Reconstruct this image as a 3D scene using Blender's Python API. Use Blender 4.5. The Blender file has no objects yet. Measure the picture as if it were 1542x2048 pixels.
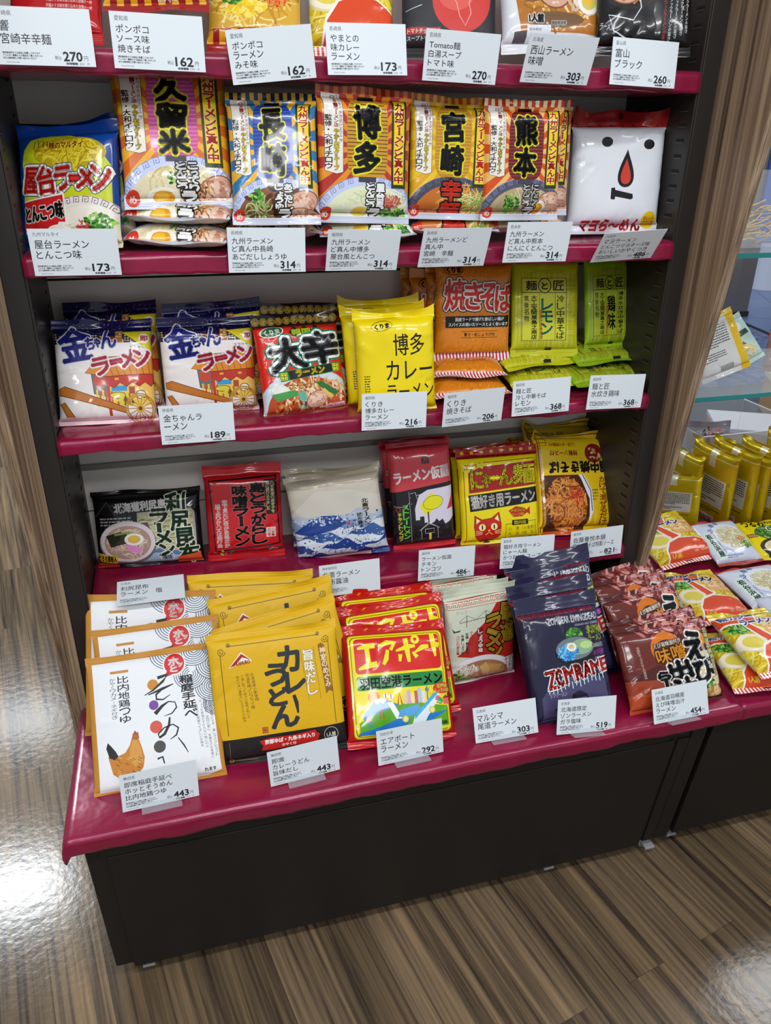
import bpy, bmesh, math, random
import numpy as np
from mathutils import Matrix, Vector
from mathutils.geometry import tessellate_polygon

# ------------------------------------------------------------------ camera, world, lamps, exposure
SC = bpy.context.scene
COL = SC.collection
D2R = math.pi / 180

def link(o):
    COL.objects.link(o)
    return o

cam = bpy.data.cameras.new('camera')
cam.sensor_width = 36.0
cam.lens = 1511.5 / 2048 * 36.0
cam.clip_start = 0.01
cam.clip_end = 60
camo = link(bpy.data.objects.new('camera', cam))
cR = Vector((0.9643, -0.2646, 0.0084)).normalized()
cF = Vector((0.2422, 0.8690, -0.4315)).normalized()
cR = (cR - cF * cR.dot(cF)).normalized()
cU = cR.cross(cF)
M = Matrix((cR, cU, -cF)).transposed().to_4x4()
M.translation = Vector((0.2178, -1.317, 1.4704))
camo.matrix_world = M
SC.camera = camo

SC.view_settings.view_transform = 'Standard'
SC.view_settings.look = 'None'
SC.view_settings.gamma = 1.0
SC.view_settings.exposure = 0.0
SC.view_settings.use_curve_mapping = False

W = bpy.data.worlds.new('shop_light')
SC.world = W
W.use_nodes = True
W.node_tree.nodes['Background'].inputs[0].default_value = (0.86, 0.93, 1.0, 1)
W.node_tree.nodes['Background'].inputs[1].default_value = 0.45

def area(name, loc, size, power, color=(1, 1, 1), target=None, sy=None):
    l = bpy.data.lights.new(name, 'AREA')
    l.shape = 'RECTANGLE'
    l.size = size
    l.size_y = sy if sy else size
    l.energy = power
    l.color = color
    o = link(bpy.data.objects.new(name, l))
    o.location = loc
    if target is not None:
        o.rotation_euler = (Vector(target) - Vector(loc)).to_track_quat('-Z', 'Y').to_euler()
    return o

# rows of ceiling lamps over the aisle, and those behind the shelving whose light glares on the floor
area('ceiling_lamp_aisle', (0.45, -1.35, 2.75), 1.2, 17, (0.97, 0.98, 1), sy=0.12)
area('ceiling_lamp_aisle_right', (1.9, -1.45, 2.75), 1.2, 13.5, (0.97, 0.98, 1), sy=0.12)
area('ceiling_lamp_aisle_left', (-1.0, -1.4, 2.75), 1.2, 13.5, (0.97, 0.98, 1), sy=0.12)
area('ceiling_lamp_front', (0.5, -2.7, 2.75), 1.2, 19, (0.97, 0.98, 1), sy=0.2, target=(0.5, 0, 0.9))
area('ceiling_lamp_front_left', (-1.3, -2.7, 2.75), 1.2, 13, (0.97, 0.98, 1), sy=0.2, target=(0.3, 0, 0.9))
area('ceiling_lamp_behind_left', (-1.15, 2.45, 2.75), 0.6, 50, (0.88, 0.95, 1), sy=0.22)
area('ceiling_lamp_behind_far_left', (-1.3, 4.1, 2.75), 0.6, 22, (0.88, 0.95, 1), sy=0.3)
area('ceiling_lamp_behind_right', (3.05, 0.75, 2.75), 0.5, 16, (0.95, 0.98, 1), sy=0.5)
area('concourse_lamp', (5.5, 5.5, 3.2), 2.5, 90, (0.62, 0.76, 1))

# ------------------------------------------------------------------ colours and materials
def lin(c):
    if isinstance(c, str):
        c = [int(c[i:i + 2], 16) / 255 for i in (0, 2, 4)]
    return tuple(x / 12.92 if x <= 0.04045 else ((x + 0.055) / 1.055) ** 2.4 for x in c)

class N:
    """small node-graph helper"""
    def __init__(s, name):
        s.m = bpy.data.materials.new(name)
        s.m.use_nodes = True
        s.t = s.m.node_tree
        s.b = s.t.nodes['Principled BSDF']
    def n(s, typ, **kw):
        x = s.t.nodes.new(typ)
        for k, v in kw.items():
            if k.startswith('i_'):
                key = k[2:].replace('_', ' ')
                x.inputs[int(key) if key.isdigit() else key].default_value = v
            else:
                setattr(x, k, v)
        return x
    def l(s, a, ai, b, bi):
        s.t.links.new(a.outputs[ai], b.inputs[bi])
    def set(s, **kw):
        for k, v in kw.items():
            k = k.replace('_', ' ')
            s.b.inputs[k].default_value = (*v, 1) if isinstance(v, tuple) and len(v) == 3 and 'Color' in k else v
        return s
    def bump(s, node, out, strength, dist, normal_to=None):
        bp = s.n('ShaderNodeBump')
        bp.inputs['Strength'].default_value = strength
        bp.inputs['Distance'].default_value = dist
        s.l(node, out, bp, 'Height')
        s.l(bp, 'Normal', s.b, 'Normal')
        return bp
    def coords(s, rot=0.0, scale=(1, 1, 1), kind='Object'):
        tc = s.n('ShaderNodeTexCoord')
        mp = s.n('ShaderNodeMapping')
        mp.inputs['Rotation'].default_value = (0, 0, rot) if not isinstance(rot, tuple) else rot
        mp.inputs['Scale'].default_value = scale
        s.l(tc, kind, mp, 'Vector')
        return mp

def plain(name, col, rough=0.5, metal=0.0, noise=0.0, nscale=40, bump=0.0, **kw):
    n = N(name)
    n.set(Base_Color=lin(col), Roughness=rough, Metallic=metal, **kw)
    if noise or bump:
        mp = n.coords()
        t = n.n('ShaderNodeTexNoise')
        t.inputs['Scale'].default_value = nscale
        t.inputs['Detail'].default_value = 4
        n.l(mp, 0, t, 'Vector')
        if noise:
            mx = n.n('ShaderNodeMix', data_type='RGBA')
            c = lin(col)
            mx.inputs[6].default_value = (*[x * (1 - noise) for x in c], 1)
            mx.inputs[7].default_value = (*[min(1, x * (1 + noise)) for x in c], 1)
            n.l(t, 'Fac', mx, 0)
            n.l(mx, 2, n.b, 'Base Color')
        if bump:
            n.bump(t, 'Fac', bump, 0.002)
    return n.m

def print_mat(name, rough, coat=0.0, bump=0.0, bscale=120, metal=0.0, spec=0.5):
    """printed surface: the ink colours are stored per vertex"""
    n = N(name)
    a = n.n('ShaderNodeAttribute', attribute_name='ink')
    n.l(a, 'Color', n.b, 'Base Color')
    n.set(Roughness=rough, Coat_Weight=coat, Coat_Roughness=0.05, Metallic=metal, Specular_IOR_Level=spec)
    if bump:
        mp = n.coords()
        t = n.n('ShaderNodeTexNoise')
        t.inputs['Scale'].default_value = bscale
        t.inputs['Detail'].default_value = 2
        t.inputs['Roughness'].default_value = 0.4
        n.l(mp, 0, t, 'Vector')
        n.bump(t, 'Fac', bump, 0.002)
    return n.m

M_FILM = print_mat('printed_gloss_film', 0.22, 0.45, 0.12, 40, spec=0.3)
M_MATTE = print_mat('printed_matte_pouch', 0.5, 0.0, 0.25, 90, spec=0.35)
M_FOIL = print_mat('printed_gold_foil', 0.3, 0.0, 0.35, 30, metal=0.55)
M_CARD = print_mat('printed_card', 0.42, 0.0)

def wood_mat(name, cols, rot, plank=None, rough=0.45, streak=1.0, glossbump=0.0):
    n = N(name)
    mp = n.coords(rot)
    st = n.n('ShaderNodeMapping')
    st.inputs['Scale'].default_value = (60 * streak, 1.6, 60 * streak)
    n.l(mp, 0, st, 'Vector')
    seedv = None
    if plank:
        br = n.n('ShaderNodeTexBrick')
        br.offset = 0.37
        br.inputs['Color1'].default_value = (0, 0, 0, 1)
        br.inputs['Color2'].default_value = (1, 1, 1, 1)
        br.inputs['Mortar'].default_value = (0.5, 0.5, 0.5, 1)
        br.inputs['Scale'].default_value = 1.0
        br.inputs['Mortar Size'].default_value = 0.0004
        br.inputs['Brick Width'].default_value = plank[1]
        br.inputs['Row Height'].default_value = plank[0]
        sw = n.n('ShaderNodeMapping')
        sw.inputs['Rotation'].default_value = (0, 0, math.pi / 2)
        n.l(mp, 0, sw, 'Vector')
        n.l(sw, 0, br, 'Vector')
        # each plank shifts its grain
        ad = n.n('ShaderNodeVectorMath', operation='MULTIPLY_ADD')
        ad.inputs[1].default_value = (37, 11, 5)
        n.l(br, 'Color', ad, 0)
        n.l(st, 0, ad, 2)
        src, so = ad, 0
    else:
        src, so = st, 0
    n1 = n.n('ShaderNodeTexNoise')
    n1.inputs['Scale'].default_value = 1.0
    n1.inputs['Detail'].default_value = 6
    n1.inputs['Roughness'].default_value = 0.62
    n1.inputs['Distortion'].default_value = 0.35
    n.l(src, so, n1, 'Vector')
    rp = n.n('ShaderNodeValToRGB')
    el = rp.color_ramp.elements
    pos = [0.3, 0.42, 0.5, 0.58, 0.7]
    el[0].position = pos[0]
    el[0].color = (*lin(cols[0]), 1)
    el[1].position = pos[-1]
    el[1].color = (*lin(cols[-1]), 1)
    for p, c in zip(pos[1:-1], cols[1:-1]):
        e = el.new(p)
        e.color = (*lin(c), 1)
    n.l(n1, 'Fac', rp, 'Fac')
    out, oo = rp, 0
    if plank:
        hs = n.n('ShaderNodeHueSaturation')
        mr = n.n('ShaderNodeMapRange')
        mr.inputs['To Min'].default_value = 0.66
        mr.inputs['To Max'].default_value = 1.25
        n.l(br, 'Color', mr, 'Value')
        n.l(mr, 0, hs, 'Value')
        n.l(rp, 0, hs, 'Color')
        sm = n.n('ShaderNodeMix', data_type='RGBA')
        sm.inputs[7].default_value = (*lin('3a3027'), 1)
        n.l(br, 'Fac', sm, 0)
        n.l(hs, 0, sm, 6)
        out, oo = sm, 2
    n.l(out, oo, n.b, 'Base Color')
    n.set(Roughness=rough, Specular_IOR_Level=0.32)
    if glossbump:
        t = n.n('ShaderNodeTexNoise')
        t.inputs['Scale'].default_value = 55
        t.inputs['Detail'].default_value = 3
        n.l(mp, 0, t, 'Vector')
        n.bump(t, 'Fac', glossbump, 0.0025)
    return n.m

M_FLOOR = wood_mat('floor_planks', ['2c2520', '57483a', '6f5d48', '7d694f', '94795a'], -12 * D2R, (0.10, 1.15), 0.17, 1.3, 0.15)
M_CLAD = wood_mat('zebra_wood', ['3f3229', '6f5b49', '86705a', '9a836a', 'b09a78'], 0.0, None, 0.42, 2.2)
for nd in M_CLAD.node_tree.nodes:
    if nd.type == 'MAPPING' and abs(nd.inputs['Scale'].default_value[1] - 1.6) < 0.01:
        nd.inputs['Scale'].default_value = (260, 75, 0.9)
M_STEEL = plain('dark_steel', '2b2724', 0.42, 0.2, 0.15, 12, 0.03)
M_STEELG = plain('dark_steel_glossy', '1f1c1b', 0.28, 0.2)
M_SLOT = plain('slot_dark', '060505', 0.8)
M_SLOTLIP = plain('slot_lip', '6a6662', 0.4, 0.5)
M_BACK = plain('back_board', 'eae2d8', 0.55, 0, 0.03, 6)
M_BASE = plain('plinth_laminate', '1e1b19', 0.5, 0, 0.06, 8, Specular_IOR_Level=0.3)
M_GAP = plain('shadow_gap', '080707', 0.9)
M_CASTER = plain('caster_grey', 'a9acb0', 0.35, 0.3)
M_CHROME = plain('column_steel', '8f8680', 0.28, 0.8)
M_BLUE = plain('blue_panel', '4a78d8', 0.5)
M_WHITE = plain('white_laminate', 'e6e6ea', 0.5)
M_CARTON = plain('carton_board', 'c9a27a', 0.8, 0, 0.06, 30)
M_CREAM = plain('carton_lid', 'efe6cc', 0.7)
M_LEAF = plain('leaf_green', '3f7a35', 0.5, 0, 0.3, 50)
M_STRAW = plain('dry_noodle', 'd8bd86', 0.6, 0, 0.2, 80)

def satin():
    n = N('crimson_satin')
    mp = n.coords()
    t = n.n('ShaderNodeTexNoise')
    t.inputs['Scale'].default_value = 9
    t.inputs['Detail'].default_value = 3
    n.l(mp, 0, t, 'Vector')
    mx = n.n('ShaderNodeMix', data_type='RGBA')
    mx.inputs[6].default_value = (*lin('780930'), 1)
    mx.inputs[7].default_value = (*lin('980f3f'), 1)
    n.l(t, 'Fac', mx, 0)
    n.l(mx, 2, n.b, 'Base Color')
    n.set(Roughness=0.25, Specular_IOR_Level=0.8, Sheen_Weight=0.06, Sheen_Roughness=0.4, Coat_Weight=0.25, Coat_Roughness=0.18)
    n.b.inputs['Sheen Tint'].default_value = (1, 0.45, 0.6, 1)
    n.b.inputs['Specular Tint'].default_value = (1, 0.6, 0.7, 1)
    f = n.n('ShaderNodeTexNoise')
    f.inputs['Scale'].default_value = 26
    f.inputs['Detail'].default_value = 2
    n.l(mp, 0, f, 'Vector')
    n.bump(f, 'Fac', 0.2, 0.008)
    return n.m
M_SATIN = satin()

def granite():
    n = N('granite_floor')
    mp = n.coords()
    t = n.n('ShaderNodeTexVoronoi')
    t.inputs['Scale'].default_value = 26
    n.l(mp, 0, t, 'Vector')
    rp = n.n('ShaderNodeValToRGB')
    rp.color_ramp.elements[0].color = (*lin('333a58'), 1)
    rp.color_ramp.elements[1].color = (*lin('7a82a4'), 1)
    n.l(t, 'Color', rp, 'Fac')
    n.l(rp, 0, n.b, 'Base Color')
    n.set(Roughness=0.35)
    return n.m
M_GRANITE = granite()

def glassy(name, tint, rough=0.03, alpha=0.2):
    n = N(name)
    n.set(Base_Color=lin(tint), Roughness=rough, Alpha=alpha)
    return n.m
M_GLASS = glassy('clear_acrylic', 'dfe9ee', 0.05, 0.18)
M_GLASSEDGE = plain('glass_edge', '1f7f7c', 0.15)
M_CLEARBAG = glassy('clear_bag_film', 'eef0f2', 0.12, 0.16)

# ------------------------------------------------------------------ mesh helpers
def mesh_obj(name, verts, faces, mat, parent=None, smooth=False):
    me = bpy.data.meshes.new(name)
    me.from_pydata([tuple(v) for v in verts], [], faces)
    me.materials.append(mat)
    if smooth:
        me.polygons.foreach_set('use_smooth', [True] * len(me.polygons))
    me.update()
    o = link(bpy.data.objects.new(name, me))
    if parent is not None:
        o.parent = parent
    return o

class MB:
    """collects boxes and prisms into one mesh"""
    def __init__(s):
        s.v = []
        s.f = []
        s.mi = []
    def box(s, x0, x1, y0, y1, z0, z1, mi=0):
        k = len(s.v)
        s.v += [(x, y, z) for z in (z0, z1) for y in (y0, y1) for x in (x0, x1)]
        s.f += [tuple(k + i for i in q) for q in ((0, 2, 3, 1), (4, 5, 7, 6), (0, 1, 5, 4), (2, 6, 7, 3), (0, 4, 6, 2), (1, 3, 7, 5))]
        s.mi += [mi] * 6
        return s
    def hexa(s, p, mi=0):
        """8 corners: bottom 4 (ccw from front-left) then top 4"""
        k = len(s.v)
        s.v += list(p)
        s.f += [tuple(k + i for i in q) for q in ((3, 2, 1, 0), (4, 5, 6, 7), (0, 1, 5, 4), (1, 2, 6, 5), (2, 3, 7, 6), (3, 0, 4, 7))]
        s.mi += [mi] * 6
        return s
    def tube(s, pts, r, n=8, mi=0):
        k = len(s.v)
        P = [Vector(p) for p in pts]
        for i, p in enumerate(P):
            d = (P[min(i + 1, len(P) - 1)] - P[max(i - 1, 0)]).normalized()
            a = d.orthogonal().normalized()
            b = d.cross(a)
            for j in range(n):
                t = 2 * math.pi * j / n
                s.v.append(tuple(p + a * (r * math.cos(t)) + b * (r * math.sin(t))))
        for i in range(len(P) - 1):
            for j in range(n):
                s.f.append((k + i * n + j, k + i * n + (j + 1) % n, k + (i + 1) * n + (j + 1) % n, k + (i + 1) * n + j))
                s.mi.append(mi)
        s.f.append(tuple(k + j for j in reversed(range(n))))
        s.f.append(tuple(k + (len(P) - 1) * n + j for j in range(n)))
        s.mi += [mi, mi]
        return s
    def build(s, name, mats, parent=None, bevel=0.0):
        me = bpy.data.meshes.new(name)
        me.from_pydata(s.v, [], s.f)
        for m in (mats if isinstance(mats, (list, tuple)) else [mats]):
            me.materials.append(m)
        me.polygons.foreach_set('material_index', s.mi)
        me.update()
        o = link(bpy.data.objects.new(name, me))
        if parent is not None:
            o.parent = parent
        if bevel:
            b = o.modifiers.new('edge', 'BEVEL')
            b.width = bevel
            b.segments = 2
            b.limit_method = 'ANGLE'
        return o

def tag(o, label, cat, group=None, kind=None):
    o['label'] = label
    o['category'] = cat
    if group:
        o['group'] = group
    if kind:
        o['kind'] = kind
    return o

def empty(name, loc=(0, 0, 0)):
    o = link(bpy.data.objects.new(name, None))
    o.empty_display_size = 0.05
    o.location = loc
    return o

def noise1(x, seed=0):
    r = np.random.RandomState(seed)
    out = np.zeros_like(np.asarray(x, float))
    for k in range(6):
        f = 2.0 * 1.7 ** k
        out += np.sin(np.asarray(x) * f * 2 * np.pi + r.rand() * 6.28) / (1.5 ** k)
    return out / 2.5
# ------------------------------------------------------------------ the setting: floors
S1, S2, S3, S4, DK = 1.600, 1.320, 1.020, 0.670, 0.455      # tops of the covered shelves and of the low deck
XR = 1.15                                                   # inner width of the shelving
def floor_piece(name, x0, x1, y0, y1, z, mat):
    o = mesh_obj(name, [(x0, y0, z), (x1, y0, z), (x1, y1, z), (x0, y1, z)], [(0, 1, 2, 3)], mat)
    o['kind'] = 'structure'
    return o
floor_piece('floor', -3.5, 2.6, -3.0, 5.0, 0.0, M_FLOOR)
fg = mesh_obj('floor_granite', [(2.6, -3, 0), (4.6, 0.5, 0), (5.35, 4.2, 0), (5.62, 5.4, 0), (4.0, 9, 0), (2.6, 9, 0)], [(0, 1, 2, 3, 4, 5)], M_GRANITE)
fg['kind'] = 'structure'

def tiles():
    n = N('concourse_tiles')
    mp = n.coords(0.5)
    b = n.n('ShaderNodeTexBrick')
    b.offset = 0.0
    b.inputs['Color1'].default_value = (*lin('5a6a8c'), 1)
    b.inputs['Color2'].default_value = (*lin('647496'), 1)
    b.inputs['Mortar'].default_value = (*lin('3c4660'), 1)
    b.inputs['Scale'].default_value = 1
    b.inputs['Brick Width'].default_value = 0.6
    b.inputs['Row Height'].default_value = 0.6
    b.inputs['Mortar Size'].default_value = 0.008
    n.l(mp, 0, b, 'Vector')
    n.l(b, 'Color', n.b, 'Base Color')
    n.set(Roughness=0.3)
    return n.m
ft = mesh_obj('floor_tiles', [(4.6, 0.5, 0), (12, -1, 0), (14, 14, 0), (4.0, 14, 0), (4.0, 9, 0), (5.62, 5.4, 0), (5.35, 4.2, 0)], [(0, 1, 2, 3, 4, 5, 6)], tiles())
ft['kind'] = 'structure'
th = mesh_obj('trim_1', [(5.33, 4.2, 0), (5.37, 4.2, 0), (5.64, 5.4, 0), (5.60, 5.4, 0), (5.33, 4.2, .006), (5.37, 4.2, .006), (5.64, 5.4, .006), (5.60, 5.4, .006)],
              [(4, 5, 6, 7), (0, 1, 5, 4), (1, 2, 6, 5), (2, 3, 7, 6), (3, 0, 4, 7)], M_GAP)
th['kind'] = 'structure'

# ------------------------------------------------------------------ shelving unit
unit = tag(empty('shelving_unit', (0.575, 0.1, 0)), 'dark metal shelving unit with wood side fins and a black plinth, filling the middle', 'shelf unit')
def U(o):
    o.parent = unit
    o.matrix_parent_inverse = Matrix.Translation((-0.575, -0.1, 0))
    return o
YB = 0.235
def side_panel(x0, x1, inner, s):
    m = MB().box(x0, x1, 0.0, YB + 0.03, 0.45, 1.98)
    p = U(m.build('side_panel', [M_STEEL], bevel=0.0015))
    # slotted channel on the inner face
    for yc in (0.034, 0.192):
        k = MB()
        for i in range(58):
            z = 0.49 + i * 0.0256
            ya, yb = (yc - 0.008, yc + 0.008) if s > 0 else (yc - 0.011, yc + 0.011)
            a, b = (inner, inner + 0.0004) if s > 0 else (inner - 0.0004, inner)
            k.box(a, b, ya, yb, z, z + 0.006, 0)
            a, b = (inner, inner + 0.0012) if s > 0 else (inner - 0.0012, inner)
            k.box(a, b, ya, yb, z - 0.0012, z, 1)
        k.build('slot_column', [M_SLOT, M_SLOTLIP], p)
    lip = MB()
    a, b = (inner, inner + 0.004) if s > 0 else (inner - 0.004, inner)
    lip.box(a, b, 0.001, 0.006, 0.46, 1.98)
    lip.build('edge_lip', M_STEEL, p, bevel=0.001)
    return p
side_panel(-0.033, 0.0, 0.0, 1)
side_panel(XR, XR + 0.0345, XR, -1)
m = MB()
zs = [0.40, 0.778, 0.881, 1.0, 1.250, 1.504, 1.98]
for a, b in zip(zs[:-1], zs[1:]):
    m.box(0.0, XR, YB, YB + 0.012, a + 0.002, b - 0.002, 0)
m.box(0.0, XR, YB + 0.006, YB + 0.03, 0.40, 1.98, 1)
m.box(0.0, XR, YB - 0.006, YB, 0.872, 0.884, 2)
U(m.build('back_panel', [M_BACK, M_GAP, plain('rail_grey', '8f8c86', 0.4, 0.3)]))
for i, s in enumerate((S1, S2, S3, S4)):
    U(MB().box(0.004, XR - 0.004, 0.004, YB - 0.004, s - 0.028, s - 0.004).build('shelf_board', M_STEELG, bevel=0.001))
def fin(xa, xb, y_at, z0=0.0):
    def y(z):
        return y_at(max(z, 0.42))
    m = MB()
    zz = [0.0, 0.42, 1.98]
    for a, b in zip(zz[:-1], zz[1:]):
        m.hexa([(xa, y(a), a), (xb, y(a), a), (xb, 0.32, a), (xa, 0.32, a), (xa, y(b), b), (xb, y(b), b), (xb, 0.32, b), (xa, 0.32, b)])
    return U(m.build('wood_side_fin', M_CLAD))
fin(-0.070, -0.052, lambda z: -0.002 - 0.118 * (z - 0.55))
U(MB().box(-0.052, -0.033, -0.002, 0.30, 0.0, 1.98).build('wood_filler', M_CLAD))
fin(1.190, 1.210, lambda z: -0.0152 - 0.142 * (z - 0.655))
# plinth: front leans back a little towards the floor
def fy(z):
    return -0.3267 + 0.0452 * (0.4224 - z) / 0.3774
PX0, PX1 = -0.0226, 1.1874
def front_slab(x0, x1, z0, z1, proud, depth=0.012, mat=M_BASE, name='plinth', parent=None, bevel=0.0008):
    m = MB().hexa([(x0, fy(z0) - proud, z0), (x1, fy(z0) - proud, z0), (x1, fy(z0) - proud + depth, z0), (x0, fy(z0) - proud + depth, z0),
                   (x0, fy(z1) - proud, z1), (x1, fy(z1) - proud, z1), (x1, fy(z1) - proud + depth, z1), (x0, fy(z1) - proud + depth, z1)])
    o = m.build(name, mat, bevel=bevel)
    return U(o)
m = MB().hexa([(PX0, fy(.05) , .05), (PX1, fy(.05), .05), (PX1, .26, .05), (PX0, .26, .05), (PX0, fy(.418), .418), (PX1, fy(.418), .418), (PX1, .26, .418), (PX0, .26, .418)])
U(m.build('plinth', M_BASE, bevel=0.001))
front_slab(0.0105, 1.113, 0.040, 0.386, 0.004, name='plinth_front_panel')
front_slab(1.1215, 1.149, 0.050, 0.386, 0.0035, name='plinth_stile')
front_slab(1.1505, 1.186, 0.050, 0.418, 0.003, name='plinth_stile')
front_slab(0.0, 1.10, 0.388, 0.410, 0.003, name='plinth_rail')
U(MB().box(PX0, PX1, -0.322, 0.25, 0.418, 0.448).build('deck_board', M_BASE))
def caster(x, y, parentf, name='caster'):
    m = MB()
    m.box(x - 0.017, x + 0.017, y - 0.02, y + 0.03, 0.046, 0.052)
    m.box(x - 0.014, x - 0.010, y - 0.012, y + 0.02, 0.012, 0.046)
    m.box(x + 0.010, x + 0.014, y - 0.012, y + 0.02, 0.012, 0.046)
    m.tube([(x - 0.009, y + 0.004, 0.021), (x + 0.009, y + 0.004, 0.021)], 0.021, 14)
    m.box(x - 0.012, x + 0.012, y - 0.034, y - 0.012, 0.022, 0.028)
    return parentf(m.build(name, M_CASTER, bevel=0.0012))
for x, y in ((0.035, -0.245), (0.115, -0.235), (0.895, -0.245), (0.955, -0.235), (1.145, -0.255)):
    caster(x, y, U)

# ------------------------------------------------------------------ satin cloths over shelves and decks
def shelf_cloth(name, x0, x1, yb, yf, z, drop, under, seed, label, hang=None, nx=120):
    """section runs from the back over the front edge, down and under, with gathers along its length"""
    sec = []
    for i in range(7):
        sec.append((yb + (yf + 0.012 - yb) * i / 6, z, 0.0))
    for a in (25, 50, 75, 90):
        t = a * D2R
        sec.append((yf + 0.012 - 0.012 * math.sin(t), z - 0.010 * (1 - math.cos(t)), 0.3))
    for i in range(1, 6):
        sec.append((yf + 0.0015 * i / 5, z - 0.010 - (drop - 0.010) * i / 5, 0.4 + 0.12 * i))
    sec.append((yf + 0.010, z - drop - 0.001, 0.8))
    if under:
        for i in range(1, 4):
            sec.append((yf + 0.010 + (under) * i / 3, z - drop + 0.001, 0.5))
    xs = np.linspace(x0, x1, nx)
    t = (xs - x0) / 1.2
    g1, g2, g3 = noise1(t * 2.3, seed), noise1(t * 3.1, seed + 1), noise1(t * 1.2, seed + 2)
    V, F = [], []
    ns = len(sec)
    for i, x in enumerate(xs):
        for j, (y, zz, w) in enumerate(sec):
            V.append((x, y - 0.0022 * w * g1[i] - 0.001 * w, zz + 0.0035 * w * w * g2[i] + (0.0006 * g3[i] if w == 0 else 0) + (0.0012 * g3[i] if 0 < w < 0.4 else 0)))
    for i in range(len(xs) - 1):
        for j in range(ns - 1):
            F.append((i * ns + j, i * ns + j + 1, (i + 1) * ns + j + 1, (i + 1) * ns + j))
    if hang:                                            # a fall over the left end
        dz = hang
        k0 = len(V)
        steps = [(0.006, 0.004), (0.011, 0.014), (0.012, 0.030), (0.010, dz)]
        for a, (dx, d) in enumerate(steps):
            for j in range(11):
                y, zz, w = sec[j]
                gy = noise1(np.array([j * 0.13]), seed + 5)[0]
                V.append((x0 - dx - 0.003 * gy * a / 3, y, zz - d + 0.002 * gy * a / 3))
        for j in range(10):
            F.append((j + 1, j, k0 + j, k0 + j + 1))
        for a in range(len(steps) - 1):
            for j in range(10):
                p = k0 + a * 11 + j
                F.append((p + 1, p, p + 11, p + 12))
        # close the corner down the front
        for j in range(10, 15):
            pass
        c = [k0 + a * 11 + 10 for a in range(len(steps))]
        F.append((10, c[0], c[1], 12))
        F.append((12, c[1], c[2], 14))
        F.append((14, c[2], c[3], 15))
    o = mesh_obj(name, V, F, M_SATIN, smooth=True)
    so = o.modifiers.new('cloth', 'SOLIDIFY')
    so.thickness = 0.0012
    return tag(o, label, 'cloth', 'crimson satin shelf covers')
shelf_cloth('shelf_cloth', 0.002, XR - 0.002, YB - 0.002, -0.004, S1, 0.033, 0.19, 3, 'crimson satin cloth wrapped over the topmost shelf')
shelf_cloth('shelf_cloth', 0.002, XR - 0.002, YB - 0.002, -0.004, S2, 0.033, 0.19, 11, 'crimson satin cloth on the second shelf, under the row of tall lantern ramen bags')
shelf_cloth('shelf_cloth', 0.002, XR - 0.002, YB - 0.002, -0.004, S3, 0.028, 0.19, 23, 'crimson satin cloth on the third shelf, under the yellow curry and orange noodle bags')
shelf_cloth('shelf_cloth', 0.002, XR - 0.002, YB - 0.002, -0.004, S4, 0.034, 0.15, 37, 'crimson satin cloth on the fourth shelf, under the blue wave and cat noodle bags')
shelf_cloth('shelf_cloth', -0.040, 1.252, 0.0, -0.341, DK, 0.034, 0.0, 51, 'crimson satin cloth over the low deck, hanging over its left end', hang=0.040, nx=170)
mesh = shelf_cloth('shelf_cloth', 1.2535, 2.6, 0.55, -0.338, DK - 0.002, 0.036, 0.0, 77, 'crimson satin cloth over the neighbouring deck at right, under the lying noodle bags', nx=120)

# ------------------------------------------------------------------ neighbouring unit at the right
unit2 = tag(empty('shelving_unit', (1.9, 0.1, 0)), 'neighbouring black display deck with glass shelves above, at the right', 'shelf unit')
def U2(o):
    o.parent = unit2
    o.matrix_parent_inverse = Matrix.Translation((-1.9, -0.1, 0))
    return o
m = MB().hexa([(1.203, fy(.05), .05), (2.6, fy(.05), .05), (2.6, .56, .05), (1.203, .56, .05), (1.203, fy(.418), .418), (2.6, fy(.418), .418), (2.6, .56, .418), (1.203, .56, .418)])
U2(m.build('plinth', M_BASE, bevel=0.001))
U2(MB().box(1.2035, 2.6, -0.320, 0.55, 0.418, 0.446).build('deck_board', M_BASE))
caster(1.215, -0.235, U2)
def glass_shelf(x0, x1, y0, y1, z, t=0.010):
    g = U2(MB().box(x0, x1, y0, y1, z, z + t).build('glass_shelf', M_GLASS))
    MB().box(x0, x1, y0 - 0.0015, y0, z, z + t).build('glass_edge', M_GLASSEDGE, g)
glass_shelf(1.262, 2.5, 0.06, 0.42, 1.276)
glass_shelf(1.262, 2.5, 0.06, 0.42, 0.972)

# ------------------------------------------------------------------ far background seen past the right side
c = tag(empty('steel_column', (5.62, 5.25, 0)), 'tall square steel column on the far tiled floor', 'column', kind='thing')
cm = MB().box(5.58, 5.76, 5.14, 5.34, 0, 3.2).build('column_shaft', M_CHROME, None, bevel=0.004)
cb = MB().box(5.66, 6.35, 5.115, 5.139, 0.72, 1.9).build('blue_board', M_BLUE)
cf = MB().box(5.57, 5.77, 5.13, 5.35, 0, 0.05).build('column_foot', M_STEEL)
for o in (cm, cb, cf):
    o.parent = c
    o.matrix_parent_inverse = Matrix.Translation((-5.62, -5.25, 0))
lc = tag(empty('low_counter', (8.3, 8.0, 0)), 'low white counter with a dark gap, far behind the steel column', 'counter')
for nm, bx, mt in (('counter_top', (7.2, 9.6, 7.6, 8.6, 0.42, 0.48), M_WHITE), ('counter_body', (7.3, 9.5, 7.75, 8.5, 0.12, 0.42), M_GAP), ('counter_base', (7.2, 9.6, 7.65, 8.6, 0.05, 0.12), M_WHITE)):
    o = MB().box(*bx).build(nm, mt, bevel=0.004)
    o.parent = lc
    o.matrix_parent_inverse = Matrix.Translation((-8.3, -8.0, 0))
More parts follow.
